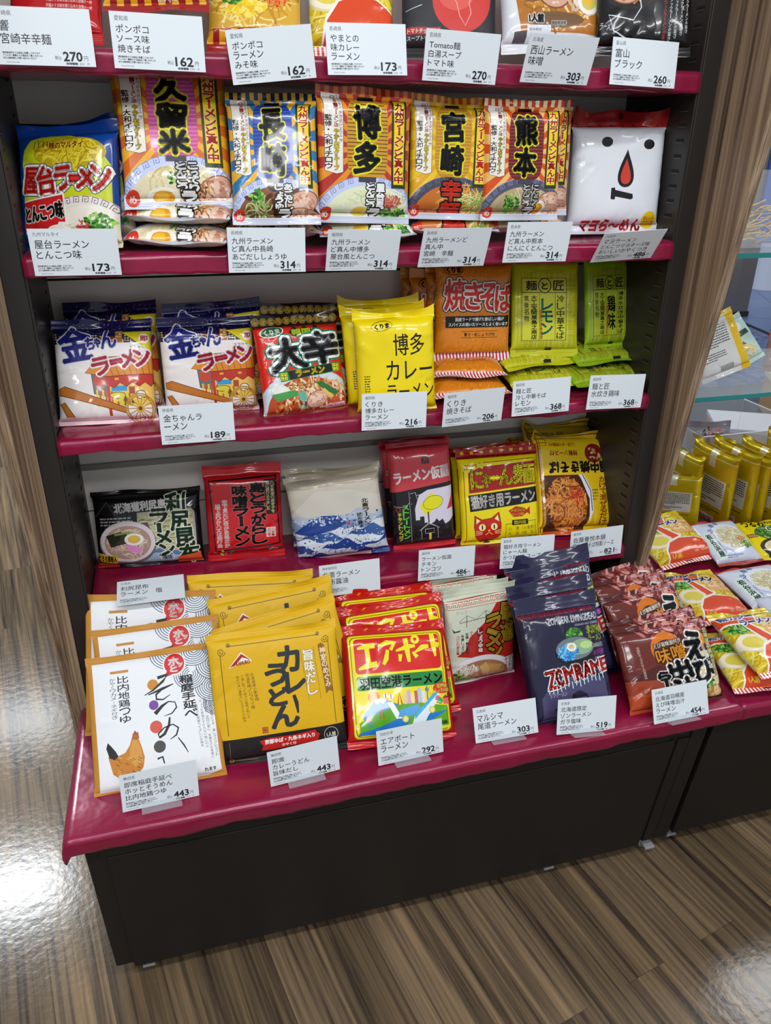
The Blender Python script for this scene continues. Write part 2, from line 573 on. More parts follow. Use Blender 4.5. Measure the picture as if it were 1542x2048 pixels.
wall = mesh_obj('wall_far', [(4, 12.5, 0), (14, 10.5, 0), (14, 10.5, 4), (4, 12.5, 4)], [(0, 1, 2, 3)], plain('far_wall', '434e66', 0.7))
wall['kind'] = 'structure'
wl = mesh_obj('wall_left', [(-3.5, -3, 0), (-3.5, 6, 0), (-3.5, 6, 3.2), (-3.5, -3, 3.2)], [(0, 1, 2, 3)], plain('shop_wall', 'b9b4ad', 0.8))
wl['kind'] = 'structure'
wb = mesh_obj('wall_back', [(-3.5, 6, 0), (2.6, 6.0, 0), (2.6, 6.0, 3.2), (-3.5, 6, 3.2)], [(0, 1, 2, 3)], plain('shop_wall_back', 'a8a49d', 0.8))
wb['kind'] = 'structure'
# ------------------------------------------------------------------ printed artwork as coloured geometry
_gc = {}
def glyphs(s, res=2):
    """triangles of a line of lettering, scaled to its own bounding box (x right, y down, 0..1), and its aspect"""
    k = (s, res)
    if k in _gc:
        return _gc[k]
    c = bpy.data.curves.new('lettering', 'FONT')
    c.body = s
    c.resolution_u = res
    o = link(bpy.data.objects.new('lettering', c))
    dg = bpy.context.evaluated_depsgraph_get()
    me = bpy.data.meshes.new_from_object(o.evaluated_get(dg))
    me.calc_loop_triangles()
    v = np.zeros(len(me.vertices) * 3)
    me.vertices.foreach_get('co', v)
    v = v.reshape(-1, 3)[:, :2]
    t = np.zeros(len(me.loop_triangles) * 3, int)
    me.loop_triangles.foreach_get('vertices', t)
    tr = v[t].reshape(-1, 3, 2)
    # outline of the letters: edges that belong to one face only
    key = np.round(v * 1e5).astype(np.int64)
    _, wid = np.unique(key, axis=0, return_inverse=True)
    wid = wid.ravel()
    tt = t.reshape(-1, 3)
    ed = np.concatenate([tt[:, [0, 1]], tt[:, [1, 2]], tt[:, [2, 0]]])
    ew = np.sort(wid[ed], 1)
    _, fi, cn = np.unique(ew[:, 0] * 1000003 + ew[:, 1], return_index=True, return_counts=True)
    seg = v[ed[fi[cn == 1]]]
    bpy.data.objects.remove(o)
    bpy.data.curves.remove(c)
    bpy.data.meshes.remove(me)
    lo, hi = tr.min((0, 1)), tr.max((0, 1))
    sz = np.maximum(hi - lo, 1e-6)
    tr = (tr - lo) / sz
    tr[:, :, 1] = 1 - tr[:, :, 1]
    seg = (seg - lo) / sz
    seg[:, :, 1] = 1 - seg[:, :, 1]
    _gc[k] = (tr, sz[0] / sz[1], seg)
    return _gc[k]

class Art:
    """a flat print: x 0..100 across, y 0..100 down; each call lies on top of the one before"""
    def __init__(s, asp, seed=1):
        s.asp = asp                       # height / width of the sheet
        s.T, s.C, s.L, s.F = [], [], [], []
        s.z = 0.0
        s.rng = random.Random(seed)
    def add(s, tr, col, dz=1.0, flat=False):
        tr = np.asarray(tr, float).reshape(-1, 3, 2)
        s.F.append(np.full(len(tr), 1.0 if flat else 0.0))
        s.z += dz
        s.T.append(tr)
        s.C.append(np.repeat([lin(col)], len(tr), 0))
        s.L.append(np.full(len(tr), s.z))
    def p(s, col, pts, dz=1.0):
        v = [Vector((x, y, 0)) for x, y in pts]
        s.add([[pts[i] for i in t] for t in tessellate_polygon([v])], col, dz, True)
    def r(s, col, x0, y0, x1, y1, dz=1.0):
        s.add([[(x0, y0), (x1, y0), (x1, y1)], [(x0, y0), (x1, y1), (x0, y1)]], col, dz, True)
    def ell(s, cx, cy, rx, ry=None, rot=0, a0=0, a1=360, n=28):
        ry = rx / s.asp if ry is None else ry
        c, d = math.cos(rot * D2R), math.sin(rot * D2R)
        out = []
        for i in range(n + (0 if a1 - a0 >= 360 else 1)):
            t = (a0 + (a1 - a0) * i / n) * D2R
            x, y = rx * math.cos(t), ry * math.sin(t) * s.asp
            out.append((cx + x * c - y * d, cy + (x * d + y * c) / s.asp))
        return out
    def e(s, col, cx, cy, rx, ry=None, rot=0, n=28, dz=1.0):
        s.p(col, s.ell(cx, cy, rx, ry, rot, n=n), dz)
    def line(s, col, pts, w, closed=False, dz=1.0):
        P = [np.array((x, y * s.asp)) for x, y in pts]
        if closed:
            P = P + [P[0]]
        q = []
        for i in range(len(P)):
            d = P[min(i + 1, len(P) - 1)] - P[max(i - 1, 0)]
            if closed and i in (0, len(P) - 1):
                d = P[1] - P[-2]
            d = d / (np.linalg.norm(d) + 1e-9)
            nn = np.array((-d[1], d[0])) * w / 2
            q.append((P[i] + nn, P[i] - nn))
        tr = []
        for a, b in zip(q[:-1], q[1:]):
            tr += [[a[0], b[0], b[1]], [a[0], b[1], a[1]]]
        tr = np.array(tr)
        tr[:, :, 1] /= s.asp
        s.add(tr, col, dz)
    def stroke(s, col, pts, ws, dz=1.0):
        """brush stroke of changing width"""
        P = [np.array((x, y * s.asp)) for x, y in pts]
        q = []
        for i in range(len(P)):
            d = P[min(i + 1, len(P) - 1)] - P[max(i - 1, 0)]
            d = d / (np.linalg.norm(d) + 1e-9)
            w = ws[min(i, len(ws) - 1)]
            nn = np.array((-d[1], d[0])) * w / 2
            q.append((P[i] + nn, P[i] - nn))
        tr = []
        for a, b in zip(q[:-1], q[1:]):
            tr += [[a[0], b[0], b[1]], [a[0], b[1], a[1]]]
        tr = np.array(tr)
        tr[:, :, 1] /= s.asp
        s.add(tr, col, dz)
    def frame(s, col, x0, y0, x1, y1, w):
        s.line(col, [(x0, y0), (x1, y0), (x1, y1), (x0, y1)], w, True)
    def _put(s, tr, box, rot=0, shear=0):
        x0, y0, x1, y1 = box
        t = tr.copy()
        if shear:
            t[:, :, 0] += shear * (0.5 - t[:, :, 1])
        t[:, :, 0] = x0 + t[:, :, 0] * (x1 - x0)
        t[:, :, 1] = y0 + t[:, :, 1] * (y1 - y0)
        if rot:
            cx, cy = (x0 + x1) / 2, (y0 + y1) / 2
            c, d = math.cos(rot * D2R), math.sin(rot * D2R)
            x, y = t[:, :, 0] - cx, (t[:, :, 1] - cy) * s.asp
            t[:, :, 0] = cx + x * c - y * d
            t[:, :, 1] = cy + (x * d + y * c) / s.asp
        return t
    def fat(s, seg, w):
        """a band of half-width w along every outline edge, with rounded joints"""
        k = np.array((1, s.asp))
        q = seg * k
        d = q[:, 1] - q[:, 0]
        d = d / (np.linalg.norm(d, axis=1, keepdims=True) + 1e-9)
        n = np.stack([-d[:, 1], d[:, 0]], 1) * w
        p0, p1, p2, p3 = q[:, 0] + n, q[:, 1] + n, q[:, 1] - n, q[:, 0] - n
        out = [np.stack([p0, p1, p2], 1), np.stack([p0, p2, p3], 1)]
        c = np.unique(np.round(q.reshape(-1, 2), 4), axis=0)
        h = [np.array((math.cos(i * math.pi / 3 + .3), math.sin(i * math.pi / 3 + .3))) * w for i in range(6)]
        for i in range(1, 5):
            out.append(np.stack([c + h[0], c + h[i], c + h[i + 1]], 1))
        return np.concatenate(out) / k
    def _ink(s, t, seg, col, b=0.0, ol=None):
        """b: extra boldness; ol: list of (colour, width) outlines, the outermost first"""
        for c, w in (ol or []):
            s.add(np.concatenate([t, s.fat(seg, (w + b) * .8)]), c)
        if b:
            s.add(np.concatenate([t, s.fat(seg, b * .62)]), col)
        else:
            s.add(t, col)
    def t(s, txt, x0, y0, x1, y1, col='111111', b=0.0, ol=None, rot=0, shear=0, res=2):
        tr, _, seg = glyphs(txt, res)
        box = (x0, y0, x1, y1)
        s._ink(s._put(tr, box, rot, shear), s._put(seg, box, rot, shear), col, b, ol)
    def v(s, txt, x0, y0, x1, y1, col='111111', b=0.0, ol=None, slant=0, res=2, fill=0.9):
        """upright column of characters"""
        n = len(txt)
        h = (y1 - y0) / n
        out, sg = [], []
        for i, ch in enumerate(txt):
            if ch in ' 　':
                continue
            tr, asp, seg = glyphs(ch, res)
            ya, yb = y0 + h * (i + (1 - fill) / 2), y0 + h * (i + (1 + fill) / 2)
            xa, xb = x0, x1
            dx = slant * (i + 0.5) / n
            if ch in 'ー〜':
                tr = tr[:, :, ::-1].copy()
                tr[:, :, 0] = 1 - tr[:, :, 0]
                seg = seg[:, :, ::-1].copy()
                seg[:, :, 0] = 1 - seg[:, :, 0]
                m = (x0 + x1) / 2
                wd = (x1 - x0) * 0.09
                xa, xb = m - wd, m + wd
            elif ch in '・、。':
                m = (x0 + x1) / 2
                xa, xb = m - (x1 - x0) * .12, m + (x1 - x0) * .12
                ya, yb = ya + h * .35, yb - h * .35
            elif ch in 'っゃゅょッャュョ':
                xa = x0 + (x1 - x0) * 0.3
                ya = ya + h * 0.2
            elif asp < 0.62:
                m = (x0 + x1) / 2
                wd = (x1 - x0) * 0.3
                xa, xb = m - wd, m + wd
            out.append(s._put(tr, (xa + dx, ya, xb + dx, yb)))
            sg.append(s._put(seg, (xa + dx, ya, xb + dx, yb)))
        s._ink(np.concatenate(out), np.concatenate(sg), col, b, ol)
    # ---- pictures
    def noodles(s, cx, cy, rx, ry, n, cols, w=1.3, ln=9, curl=0.5, step=None, ang=None):
        step = step or rx * 0.14
        for i in range(n):
            a = s.rng.uniform(0, 6.283)
            r = math.sqrt(s.rng.random())
            x, y = cx + rx * r * math.cos(a), cy + ry * r * math.sin(a)
            h = s.rng.uniform(0, 6.283) if ang is None else ang * D2R + s.rng.uniform(-.3, .3)
            tv = s.rng.uniform(-curl, curl)
            pts = []
            for k in range(ln):
                if ((x - cx) / rx) ** 2 + ((y - cy) / ry) ** 2 > 1.0:
                    break
                pts.append((x, y))
                h += tv + s.rng.uniform(-.18, .18)
                x += step * math.cos(h)
                y += step * math.sin(h) / s.asp
            if len(pts) > 2:
                s.line(s.rng.choice(cols), pts, w * s.rng.uniform(.8, 1.15), dz=0.12)
        s.z += 1
    def bits(s, cx, cy, rx, ry, n, cols, size, kind='e', asp=0.5):
        for i in range(n):
            a = s.rng.uniform(0, 6.283)
            r = math.sqrt(s.rng.random())
            x, y = cx + rx * r * math.cos(a), cy + ry * r * math.sin(a)
            k = s.rng.uniform(.6, 1.2) * size
            if kind == 'e':
                s.e(s.rng.choice(cols), x, y, k, k * asp / s.asp, s.rng.uniform(0, 180), n=9, dz=0.12)
            else:
                h = s.rng.uniform(0, 3.14)
                s.line(s.rng.choice(cols), [(x - k * math.cos(h), y - k * math.sin(h) / s.asp), (x + k * .2, y), (x + k * math.cos(h + .3), y + k * math.sin(h + .3) / s.asp)], size * .35, dz=0.12)
        s.z += 1
    def onion(s, cx, cy, rx, ry, n=40, size=3):
        s.bits(cx, cy, rx, ry, n, ['3f8f2a', '2c6f22', '6cb83a', '9fd25a', '1f5a1f'], size)
    def egg(s, cx, cy, rx, ry=None, rot=0, yolk='e9a21c'):
        ry = ry or rx * .8 / s.asp
        s.e('c9c2b0', cx + .6, cy + .6, rx, ry, rot)
        s.e('f6f1e4', cx, cy, rx, ry, rot)
        s.e(yolk, cx, cy, rx * .66, ry * .66, rot)
        s.e('f2bf3c', cx - rx * .1, cy - ry * .12, rx * .42, ry * .4, rot)
    def pork(s, cx, cy, rx, ry, rot=0):
        s.e('8a5236', cx, cy, rx, ry, rot)
        s.e('d9a88e', cx, cy, rx * .93, ry * .92, rot)
        s.e('e8c4ae', cx - rx * .1, cy - ry * .1, rx * .6, ry * .5, rot)
        s.bits(cx, cy, rx * .8, ry * .75, 22, ['c98f74', 'eed3c2', 'b87a60'], rx * .14)
    def bowl(s, cx, cy, rx, ry, rim='cfd6ea', soup='d9b878', edge='8e97c0'):
        s.e(edge, cx, cy, rx, ry, n=44)
        s.e(rim, cx, cy, rx * .985, ry * .985, n=44)
        s.e(soup, cx, cy + ry * .06, rx * .84, ry * .82, n=40)
    def key(s, col, pts, size, w):
        """running meander along a path"""
        for (x, y), (x2, y2) in zip(pts[:-1], pts[1:]):
            a = math.atan2((y2 - y) * s.asp, x2 - x)
            c, d = math.cos(a), math.sin(a)
            g = [(-.42, .42), (-.42, -.42), (.42, -.42), (.42, .3), (-.1, .3), (-.1, -.1), (.15, -.1)]
            s.line(col, [(x + (gx * c - gy * d) * size, y + (gx * d + gy * c) * size / s.asp) for gx, gy in g], w, dz=0.3)
    def keyline(s, col, x0, y0, x1, y1, n, size, w):
        s.key(col, [(x0 + (x1 - x0) * i / n, y0 + (y1 - y0) * i / n) for i in range(n + 1)], size, w)
        s.z += 1
    def rays(s, cx, cy, cols, n=36, R=140):
        for i in range(n):
            a, b = 2 * math.pi * i / n, 2 * math.pi * (i + 1) / n
            s.add([[(cx, cy), (cx + R * math.cos(a), cy + R * math.sin(a)), (cx + R * math.cos(b), cy + R * math.sin(b))]], cols[i % len(cols)], 0.02, True)
        s.z += 1
    def lines(s, x0, y0, x1, y1, n, col='222222', h=0.5):
        """rows of tiny print, built as broken dashes"""
        for i in range(n):
            y = y0 + (y1 - y0) * (i + .5) / n
            hh = (y1 - y0) / n * h
            x = x0
            end = x1 if i < n - 1 else x0 + (x1 - x0) * .6
            while x < end - .5:
                wd = s.rng.uniform(1.2, 4.0)
                s.r(col, x, y - hh / 2, min(x + wd, end), y + hh / 2, dz=0.02)
                x += wd + s.rng.uniform(.5, 1.1)
        s.z += 1
    def soup(s):
        # the flag of unbroken areas rides along as a fourth colour channel
        return np.concatenate(s.T), np.concatenate([np.concatenate(s.C), np.concatenate(s.F)[:, None]], 1), np.concatenate(s.L)

def cut(T, C, L, ax, val):
    """split every triangle along a grid line (axis 0 or 1), or along the diagonal of its own cell (axis 2)"""
    if ax == 2:
        f = np.floor(T.mean(1))
        d = T[:, :, 0] + T[:, :, 1] - (f.sum(1) + 1)[:, None]
    else:
        d = T[:, :, ax] - val
    lo, hi = d.min(1), d.max(1)
    m = (lo < -1e-6) & (hi > 1e-6)
    if not m.any():
        return T, C, L
    keep = ~m
    t, c, l, dd = T[m], C[m], L[m], d[m]
    # rotate so that vertex 0 is alone on its side
    s = dd > 0
    z = np.abs(dd) <= 1e-6
    s = np.where(z, (s.sum(1, keepdims=True) < 2), s)
    one = s.sum(1)
    lone = np.where(one == 1, s.argmax(1), (~s).argmax(1))
    good = (one == 1) | (one == 2)
    idx = (lone[:, None] + np.arange(3)) % 3
    t = np.take_along_axis(t, idx[:, :, None], 1)
    dd = np.take_along_axis(dd, idx, 1)
    a, b, e = t[:, 0], t[:, 1], t[:, 2]
    da, db, de = dd[:, 0], dd[:, 1], dd[:, 2]
    f1 = np.clip(da / np.where(np.abs(da - db) < 1e-12, 1, da - db), 0, 1)[:, None]
    f2 = np.clip(da / np.where(np.abs(da - de) < 1e-12, 1, da - de), 0, 1)[:, None]
    p, q = a + (b - a) * f1, a + (e - a) * f2
    n1 = np.stack([a, p, q], 1)
    n2 = np.stack([p, b, e], 1)
    n3 = np.stack([p, e, q], 1)
    T2 = np.concatenate([T[keep], n1, n2, n3])
    C2 = np.concatenate([C[keep], c, c, c])
    L2 = np.concatenate([L[keep], l, l, l])
    ar = np.abs(np.cross(T2[:, 1] - T2[:, 0], T2[:, 2] - T2[:, 0]))
    k = ar > 1e-7
    return T2[k], C2[k], L2[k]

def tidy(I, C, L):
    """merge pieces that fill a whole facet, and drop what lies hidden under such a facet"""
    m = I.mean(1)
    i, j = np.floor(m[:, 0]).astype(np.int64), np.floor(m[:, 1]).astype(np.int64)
    up = ((m[:, 0] - i + m[:, 1] - j) >= 1).astype(np.int64)
    cell = (i * 1000 + j) * 2 + up
    ar = np.abs(np.cross(I[:, 1] - I[:, 0], I[:, 2] - I[:, 0])) / 2
    ul, li = np.unique(L, return_inverse=True)
    key = cell * (len(ul) + 1) + li
    uk, first, inv = np.unique(key, return_index=True, return_inverse=True)
    tot = np.bincount(inv, ar)
    full = (tot > 0.4995) & (C[first, 3] > 0.5)
    fk = first[full]
    ci, cj, cu = i[fk], j[fk], up[fk]
    a = np.stack([ci, cj], 1).astype(float)
    tri = np.where(cu[:, None, None] == 0,
                   np.stack([a, a + (1, 0), a + (0, 1)], 1), np.stack([a + (1, 1), a + (0, 1), a + (1, 0)], 1))
    keep = ~full[inv]
    I2, C2, L2 = np.concatenate([I[keep], tri]), np.concatenate([C[keep], C[fk]]), np.concatenate([L[keep], L[fk]])
    c2 = np.concatenate([cell[keep], cell[fk]])
    top = np.full(cell.max() + 1, -1.0)
    np.maximum.at(top, cell[fk], L[fk])
    k = L2 >= top[c2] - 1e-9
    I2, C2, L2, c2 = I2[k], C2[k], L2[k], c2[k]
    # within each facet the layers are stacked closely, in order
    ul, li = np.unique(L2, return_inverse=True)
    uk, inv = np.unique(c2 * (len(ul) + 1) + li, return_inverse=True)
    uc = uk // (len(ul) + 1)
    start = np.searchsorted(uc, uc, side='left')
    return I2, C2, (np.arange(len(uk)) - start)[inv].astype(float)

def trim(T, C, L):
    for ax, v, up in ((0, 0, 1), (0, 100, 0), (1, 0, 1), (1, 100, 0)):
        T, C, L = cut(T, C, L, ax, v)
        m = T[:, :, ax].mean(1)
        k = m > v if up else m < v
        T, C, L = T[k], C[k], L[k]
    return T, C, L

def soup_mesh(name, P, C, mat, Nrm=None):
    """P (n,3,3) triangles, C (n,3) ink"""
    n = len(P)
    me = bpy.data.meshes.new(name)
    me.vertices.add(n * 3)
    me.vertices.foreach_set('co', P.reshape(-1).astype(np.float32))
    me.loops.add(n * 3)
    me.loops.foreach_set('vertex_index', np.arange(n * 3, dtype=np.int32))
    me.polygons.add(n)
    me.polygons.foreach_set('loop_start', np.arange(0, n * 3, 3, dtype=np.int32))
    at = me.color_attributes.new('ink', 'FLOAT_COLOR', 'POINT')
    c4 = np.ones((n * 3, 4), np.float32)
    c4[:, :3] = np.repeat(C, 3, 0)
    at.data.foreach_set('color', c4.reshape(-1))
    me.materials.append(mat)
    me.update()
    me.validate()
    if Nrm is not None and len(me.vertices) == n * 3:
        me.polygons.foreach_set('use_smooth', [True] * len(me.polygons))
        me.normals_split_custom_set_from_vertices(Nrm.reshape(-1, 3).tolist())
    return me

def bag_meshes(key, Wd, H, T, art, st=0.09, sb=0.08, pu=5.0, pv=7.0, wave=0.004, seed=1, back='c8c8c8', finish=M_FILM, wr=1.0, nx=24, ny=28, taper=0.0, tailor=0.04, corner=1.0):
    """a filled pouch of width Wd, height H, thickness T: front print wraps the bulge, crimped seals top and bottom"""
    rs = np.random.RandomState(seed)
    # creases: run from the block's corners and edges inwards
    cr = []
    for k in range(int(16 * wr)):
        side = rs.randint(4)
        if side == 0: p = (rs.uniform(-.95, .95), 1.0)
        elif side == 1: p = (rs.uniform(-.95, .95), -1.0)
        elif side == 2: p = (-1.0, rs.uniform(-.95, .95))
        else: p = (1.0, rs.uniform(-.95, .95))
        d = np.array((-p[0], -p[1])) + rs.normal(0, .5, 2)
        d /= np.linalg.norm(d)
        ln = rs.uniform(.25, .75)
        cr.append((np.array(p), d, ln, rs.uniform(.6, 1.6) * 0.0011 * (1 if rs.rand() > .35 else -1), rs.uniform(.035, .09)))
    ph = rs.uniform(0, 6.28, 8)
    def shape(u, v, side):
        a = 2 * u
        b = np.clip((v - sb) / (1 - st - sb), 0, 1)
        c = 2 * b - 1
        fa = np.power(np.maximum(0, 1 - np.abs(a) ** pu), 0.42)
        fc = np.power(np.maximum(0, 1 - np.abs(c) ** pv), 0.5)
        prof = fa * fc
        h = T / 2 * prof * (1 + 0.05 * np.sin(3.1 * a + ph[0]) * np.sin(2.7 * c + ph[1]) + 0.03 * np.sin(7 * a + ph[2]) * np.sin(6.1 * c + ph[3]))
        for p, d, ln, amp, w in cr:
            rx, ry = a - p[0], c - p[1]
            t = rx * d[0] + ry * d[1]
            q = rx * -d[1] + ry * d[0]
            g = np.exp(-(q / w) ** 2) * np.clip(1 - t / ln, 0, 1) * (t > -0.15)
            h = h + amp * g * np.sqrt(np.clip(prof, 0, 1)) * (3 if T > .02 else 1.5) * 0.6
        x = u * Wd * (1 - tailor * fc) * (1 - taper * (1 - v))
        z = v * H + 0.0
        stp = np.clip((v - (1 - st)) / st, 0, 1)
        sbp = np.clip((sb - v) / sb, 0, 1)
        y = (-1 if side > 0 else 1) * h
        k1 = np.sin(2 * np.pi * (1.1 * u) + ph[4]) + .6 * np.sin(2 * np.pi * 2.3 * u + ph[5])
        y = y + wave * k1 * stp + wave * .7 * (np.sin(2 * np.pi * 1.3 * u + ph[6])) * sbp
        z = z + 0.3 * wave * (np.sin(2 * np.pi * 1.2 * u + ph[7])) * stp + 0.35 * wave * corner * (np.abs(a) ** 6) * stp
        rib = 0.0002 * np.sin(2 * np.pi * 2 * np.where(stp > 0, stp, sbp))
        y = y + np.where((stp > 0.15) | (sbp > 0.15), rib, 0)
        return np.stack([x, y, z], -1)
    # the surface is tabulated on a grid; the print is cut along the same facets so that its layers stay parallel
    gx = np.unique(np.round(np.concatenate([np.linspace(0, 100, nx + 1), [1.2, 98.8]]), 4))
    gy = np.unique(np.round(np.concatenate([np.linspace(0, 100, ny + 1), 100 * st * np.arange(1, 7) / 6, 100 * (1 - sb * np.arange(1, 7) / 6)]), 4))
    gu, gv = np.meshgrid(gx / 100 - .5, 1 - gy / 100)
    tab = {}
    for sd in (1, -1):
        p = shape(gu, gv, sd)
        e = 0.003
        du, dv = shape(gu + e, gv, sd) - shape(gu - e, gv, sd), shape(gu, np.minimum(gv + e, 1), sd) - shape(gu, np.maximum(gv - e, 0), sd)
        nn = np.cross(du, dv) * sd
        nn /= np.linalg.norm(nn, axis=-1, keepdims=True) + 1e-12
        tab[sd] = np.concatenate([p, nn], -1)
    def look(I, sd):
        """I: triangles in grid-index space, each inside half a cell"""
        m = I.mean(1)
        i = np.clip(np.floor(m[:, 0]).astype(int), 0, len(gx) - 2)
        j = np.clip(np.floor(m[:, 1]).astype(int), 0, len(gy) - 2)
        lo = (m[:, 0] - i + m[:, 1] - j) < 1
        fx, fy = I[:, :, 0] - i[:, None], I[:, :, 1] - j[:, None]
        t = tab[sd]
        p00, p10, p01, p11 = (q[:, None] for q in (t[j, i], t[j, i + 1], t[j + 1, i], t[j + 1, i + 1]))
        fx, fy = fx[..., None], fy[..., None]
        r = np.where(lo[:, None, None], p00 + fx * (p10 - p00) + fy * (p01 - p00), p11 + (1 - fx) * (p01 - p11) + (1 - fy) * (p10 - p11))
        n = r[..., 3:]
        return r[..., :3], n / (np.linalg.norm(n, axis=-1, keepdims=True) + 1e-12)
    Tt, C, L = trim(*art.soup())
    for y in gy[1:-1]:
        Tt, C, L = cut(Tt, C, L, 1, y)
    for x in gx[1:-1]:
        Tt, C, L = cut(Tt, C, L, 0, x)
    I = np.stack([np.interp(Tt[:, :, 0], gx, np.arange(len(gx))), np.interp(Tt[:, :, 1], gy, np.arange(len(gy)))], -1)
    I, C, L = cut(I, C, L, 2, 0)
    I, C, L = tidy(I, C, L)
    mid = np.interp(I[:, :, 1].mean(1), np.arange(len(gy)), gy)
    P, Nn = look(I, 1)
    P = P + Nn * (L * 0.00004)[:, None, None]
    # front faces look towards -y
    fn = np.cross(P[:, 1] - P[:, 0], P[:, 2] - P[:, 0])
    flip = (fn * Nn.mean(1)).sum(-1) < 0
    P[flip] = P[flip][:, ::-1]
    Nn[flip] = Nn[flip][:, ::-1]
    top, bot = mid < 100 * st, mid > 100 * (1 - sb)
    # back
    def quads(v0, v1):
        jj = [k for k in range(len(gy) - 1) if v0 - 1e-6 <= 1 - gy[k + 1] / 100 and 1 - gy[k] / 100 <= v1 + 1e-6]
        i, j = np.meshgrid(np.arange(len(gx) - 1), jj, indexing='ij')
        i, j = i.ravel(), j.ravel()
        t = tab[-1]
        q = np.concatenate([np.stack([t[j, i], t[j, i + 1], t[j + 1, i]], 1), np.stack([t[j + 1, i + 1], t[j + 1, i], t[j, i + 1]], 1)])
        p, nn = q[..., :3], q[..., 3:]
        p = p + nn * 0.0003
        fn = np.cross(p[:, 1] - p[:, 0], p[:, 2] - p[:, 0])
        fl = (fn * nn.mean(1)).sum(-1) < 0
        p[fl] = p[fl][:, ::-1]
        nn = nn.copy()
        nn[fl] = nn[fl][:, ::-1]
        return p, nn
    bc = lin(back)
    out = {}
    for nm, sel, (v0, v1) in (('pouch', ~(top | bot), (sb, 1 - st)), ('top_seal', top, (1 - st, 1)), ('bottom_seal', bot, (0, sb))):
        bp, bn = quads(v0, v1)
        p = np.concatenate([P[sel], bp])
        c = np.concatenate([C[sel][:, :3], np.repeat([bc], len(bp), 0)])
        out[nm] = soup_mesh(nm, p, c, finish, np.concatenate([Nn[sel], bn]))
    return out
# ------------------------------------------------------------------ the designs of the packets
BRUSH = '15130f'
def kyushu(lan, lan2, rayA, rayB, chars, foot, cols, seed, rim='c9d2f0', soup='e2dcb0', body='e8a01c', bigred=None, top=None):
    def f(a):
        a.r(body, 0, 0, 100, 100)
        a.rays(50, 44, [rayA, rayB], 40)
        for i in range(22):
            a.r(top[0] if i % 2 else top[1], i * 100 / 22, 0, (i + 1) * 100 / 22, 5.5, dz=.05) if top else None
        # bowl below
        a.bowl(52, 95, 56, 31, rim, soup)
        a.key('7f8fc8' if rim[0] != '4' else '6a6f88', [(52 + 51 * math.cos(t * D2R), 95 + 28.5 * math.sin(t * D2R)) for t in range(195, 350, 13)], 6, .9)
        cols(a)
        # lantern
        lx0, lx1, ly0, ly1 = 28, 73, 9, 66
        pts = []
        for i in range(33):
            t = i / 32 * 2 * math.pi
            c, d = math.cos(t), math.sin(t)
            pts.append((50.5 + 22.5 * math.copysign(abs(c) ** .45, c), 37.5 + 28.5 * math.copysign(abs(d) ** .45, d)))
        a.p(lan, pts)
        for i in range(19):
            y = 12.5 + i * 2.75
            k = abs((y - 37.5) / 28.5)
            hw = 22 * (1 - k ** 4.4) ** .24
            a.r(lan2, 50.5 - hw, y, 50.5 + hw, y + .6, dz=.05)
        a.r(BRUSH, 42, 7, 59, 10)
        a.r('4a4350', 41, 65, 60, 69)
        n = len(chars)
        for i, ch in enumerate(chars):
            h = 52 / n
            y0 = 12.5 + i * h
            w = 13.5
            a.t(ch, 50 - w, y0 + h * .05, 50 + w, y0 + h * .93, BRUSH, 2.3, [('e8e41c', 1.5)], rot=(-4, 3, -2)[i % 3])
        # white banner at left
        a.p('efeae0', [(5, 5), (24, 6), (24, 62), (17, 63.5), (5, 61)])
        a.line('4a3a20', [(5, 5), (24, 6), (24, 62), (17, 63.5), (5, 61)], .5, True)
        a.v('監修・大和イチロウ', 5.5, 21, 12.5, 60, BRUSH, .25)
        a.v('やかん亭グループ', 14.5, 31, 19.5, 61, 'd8c21a', .25, [('5a4a10', .35)])
        a.v('日本一ラーメン店', 14.5, 7, 19, 30, '9a2a1a', .2)
        a.v('年間食べ歩き続けるマニア', 19.8, 6, 23, 42, '3a3030', 0, res=1)
        # yellow strip at right
        a.r('2c3a14', 77, 8, 94, 73)
        a.r('f2d51c', 79.5, 8.5, 91.5, 70)
        a.v('九州ラーメンど真ん中', 80.5, 9.5, 90.5, 69, 'c8281a', .55, [('fff3b0', .35)])
        # footing in the bowl
        if bigred:
            a.v(bigred, 38, 67, 62, 103, 'd8301a', 1.6, [(BRUSH, 2.2)])
        else:
            a.v(foot[0], 60.5, 69.5, 69.5, 89, 'f4f4f0', .7, [('26231f', 1.3)])
            a.v(foot[1], 49.5, 69.5, 58.5, 89, 'f4f4f0', .7, [('26231f', 1.3)])
            a.v('ラーメン', 53, 88.5, 66, 112, 'f4f4f0', .9, [('26231f', 1.6)])
        a.r('e9e9ee', 0, 94.5, 100, 100)
        for i in range(4):
            a.r('9fb0d8', 0, 95.2 + i * 1.2, 100, 95.7 + i * 1.2, dz=.1)
        a.e('d43a24', 8, 93, 6.5)
        a.t('め', 5, 91, 11, 96, 'f6eee0', .3)
    return f

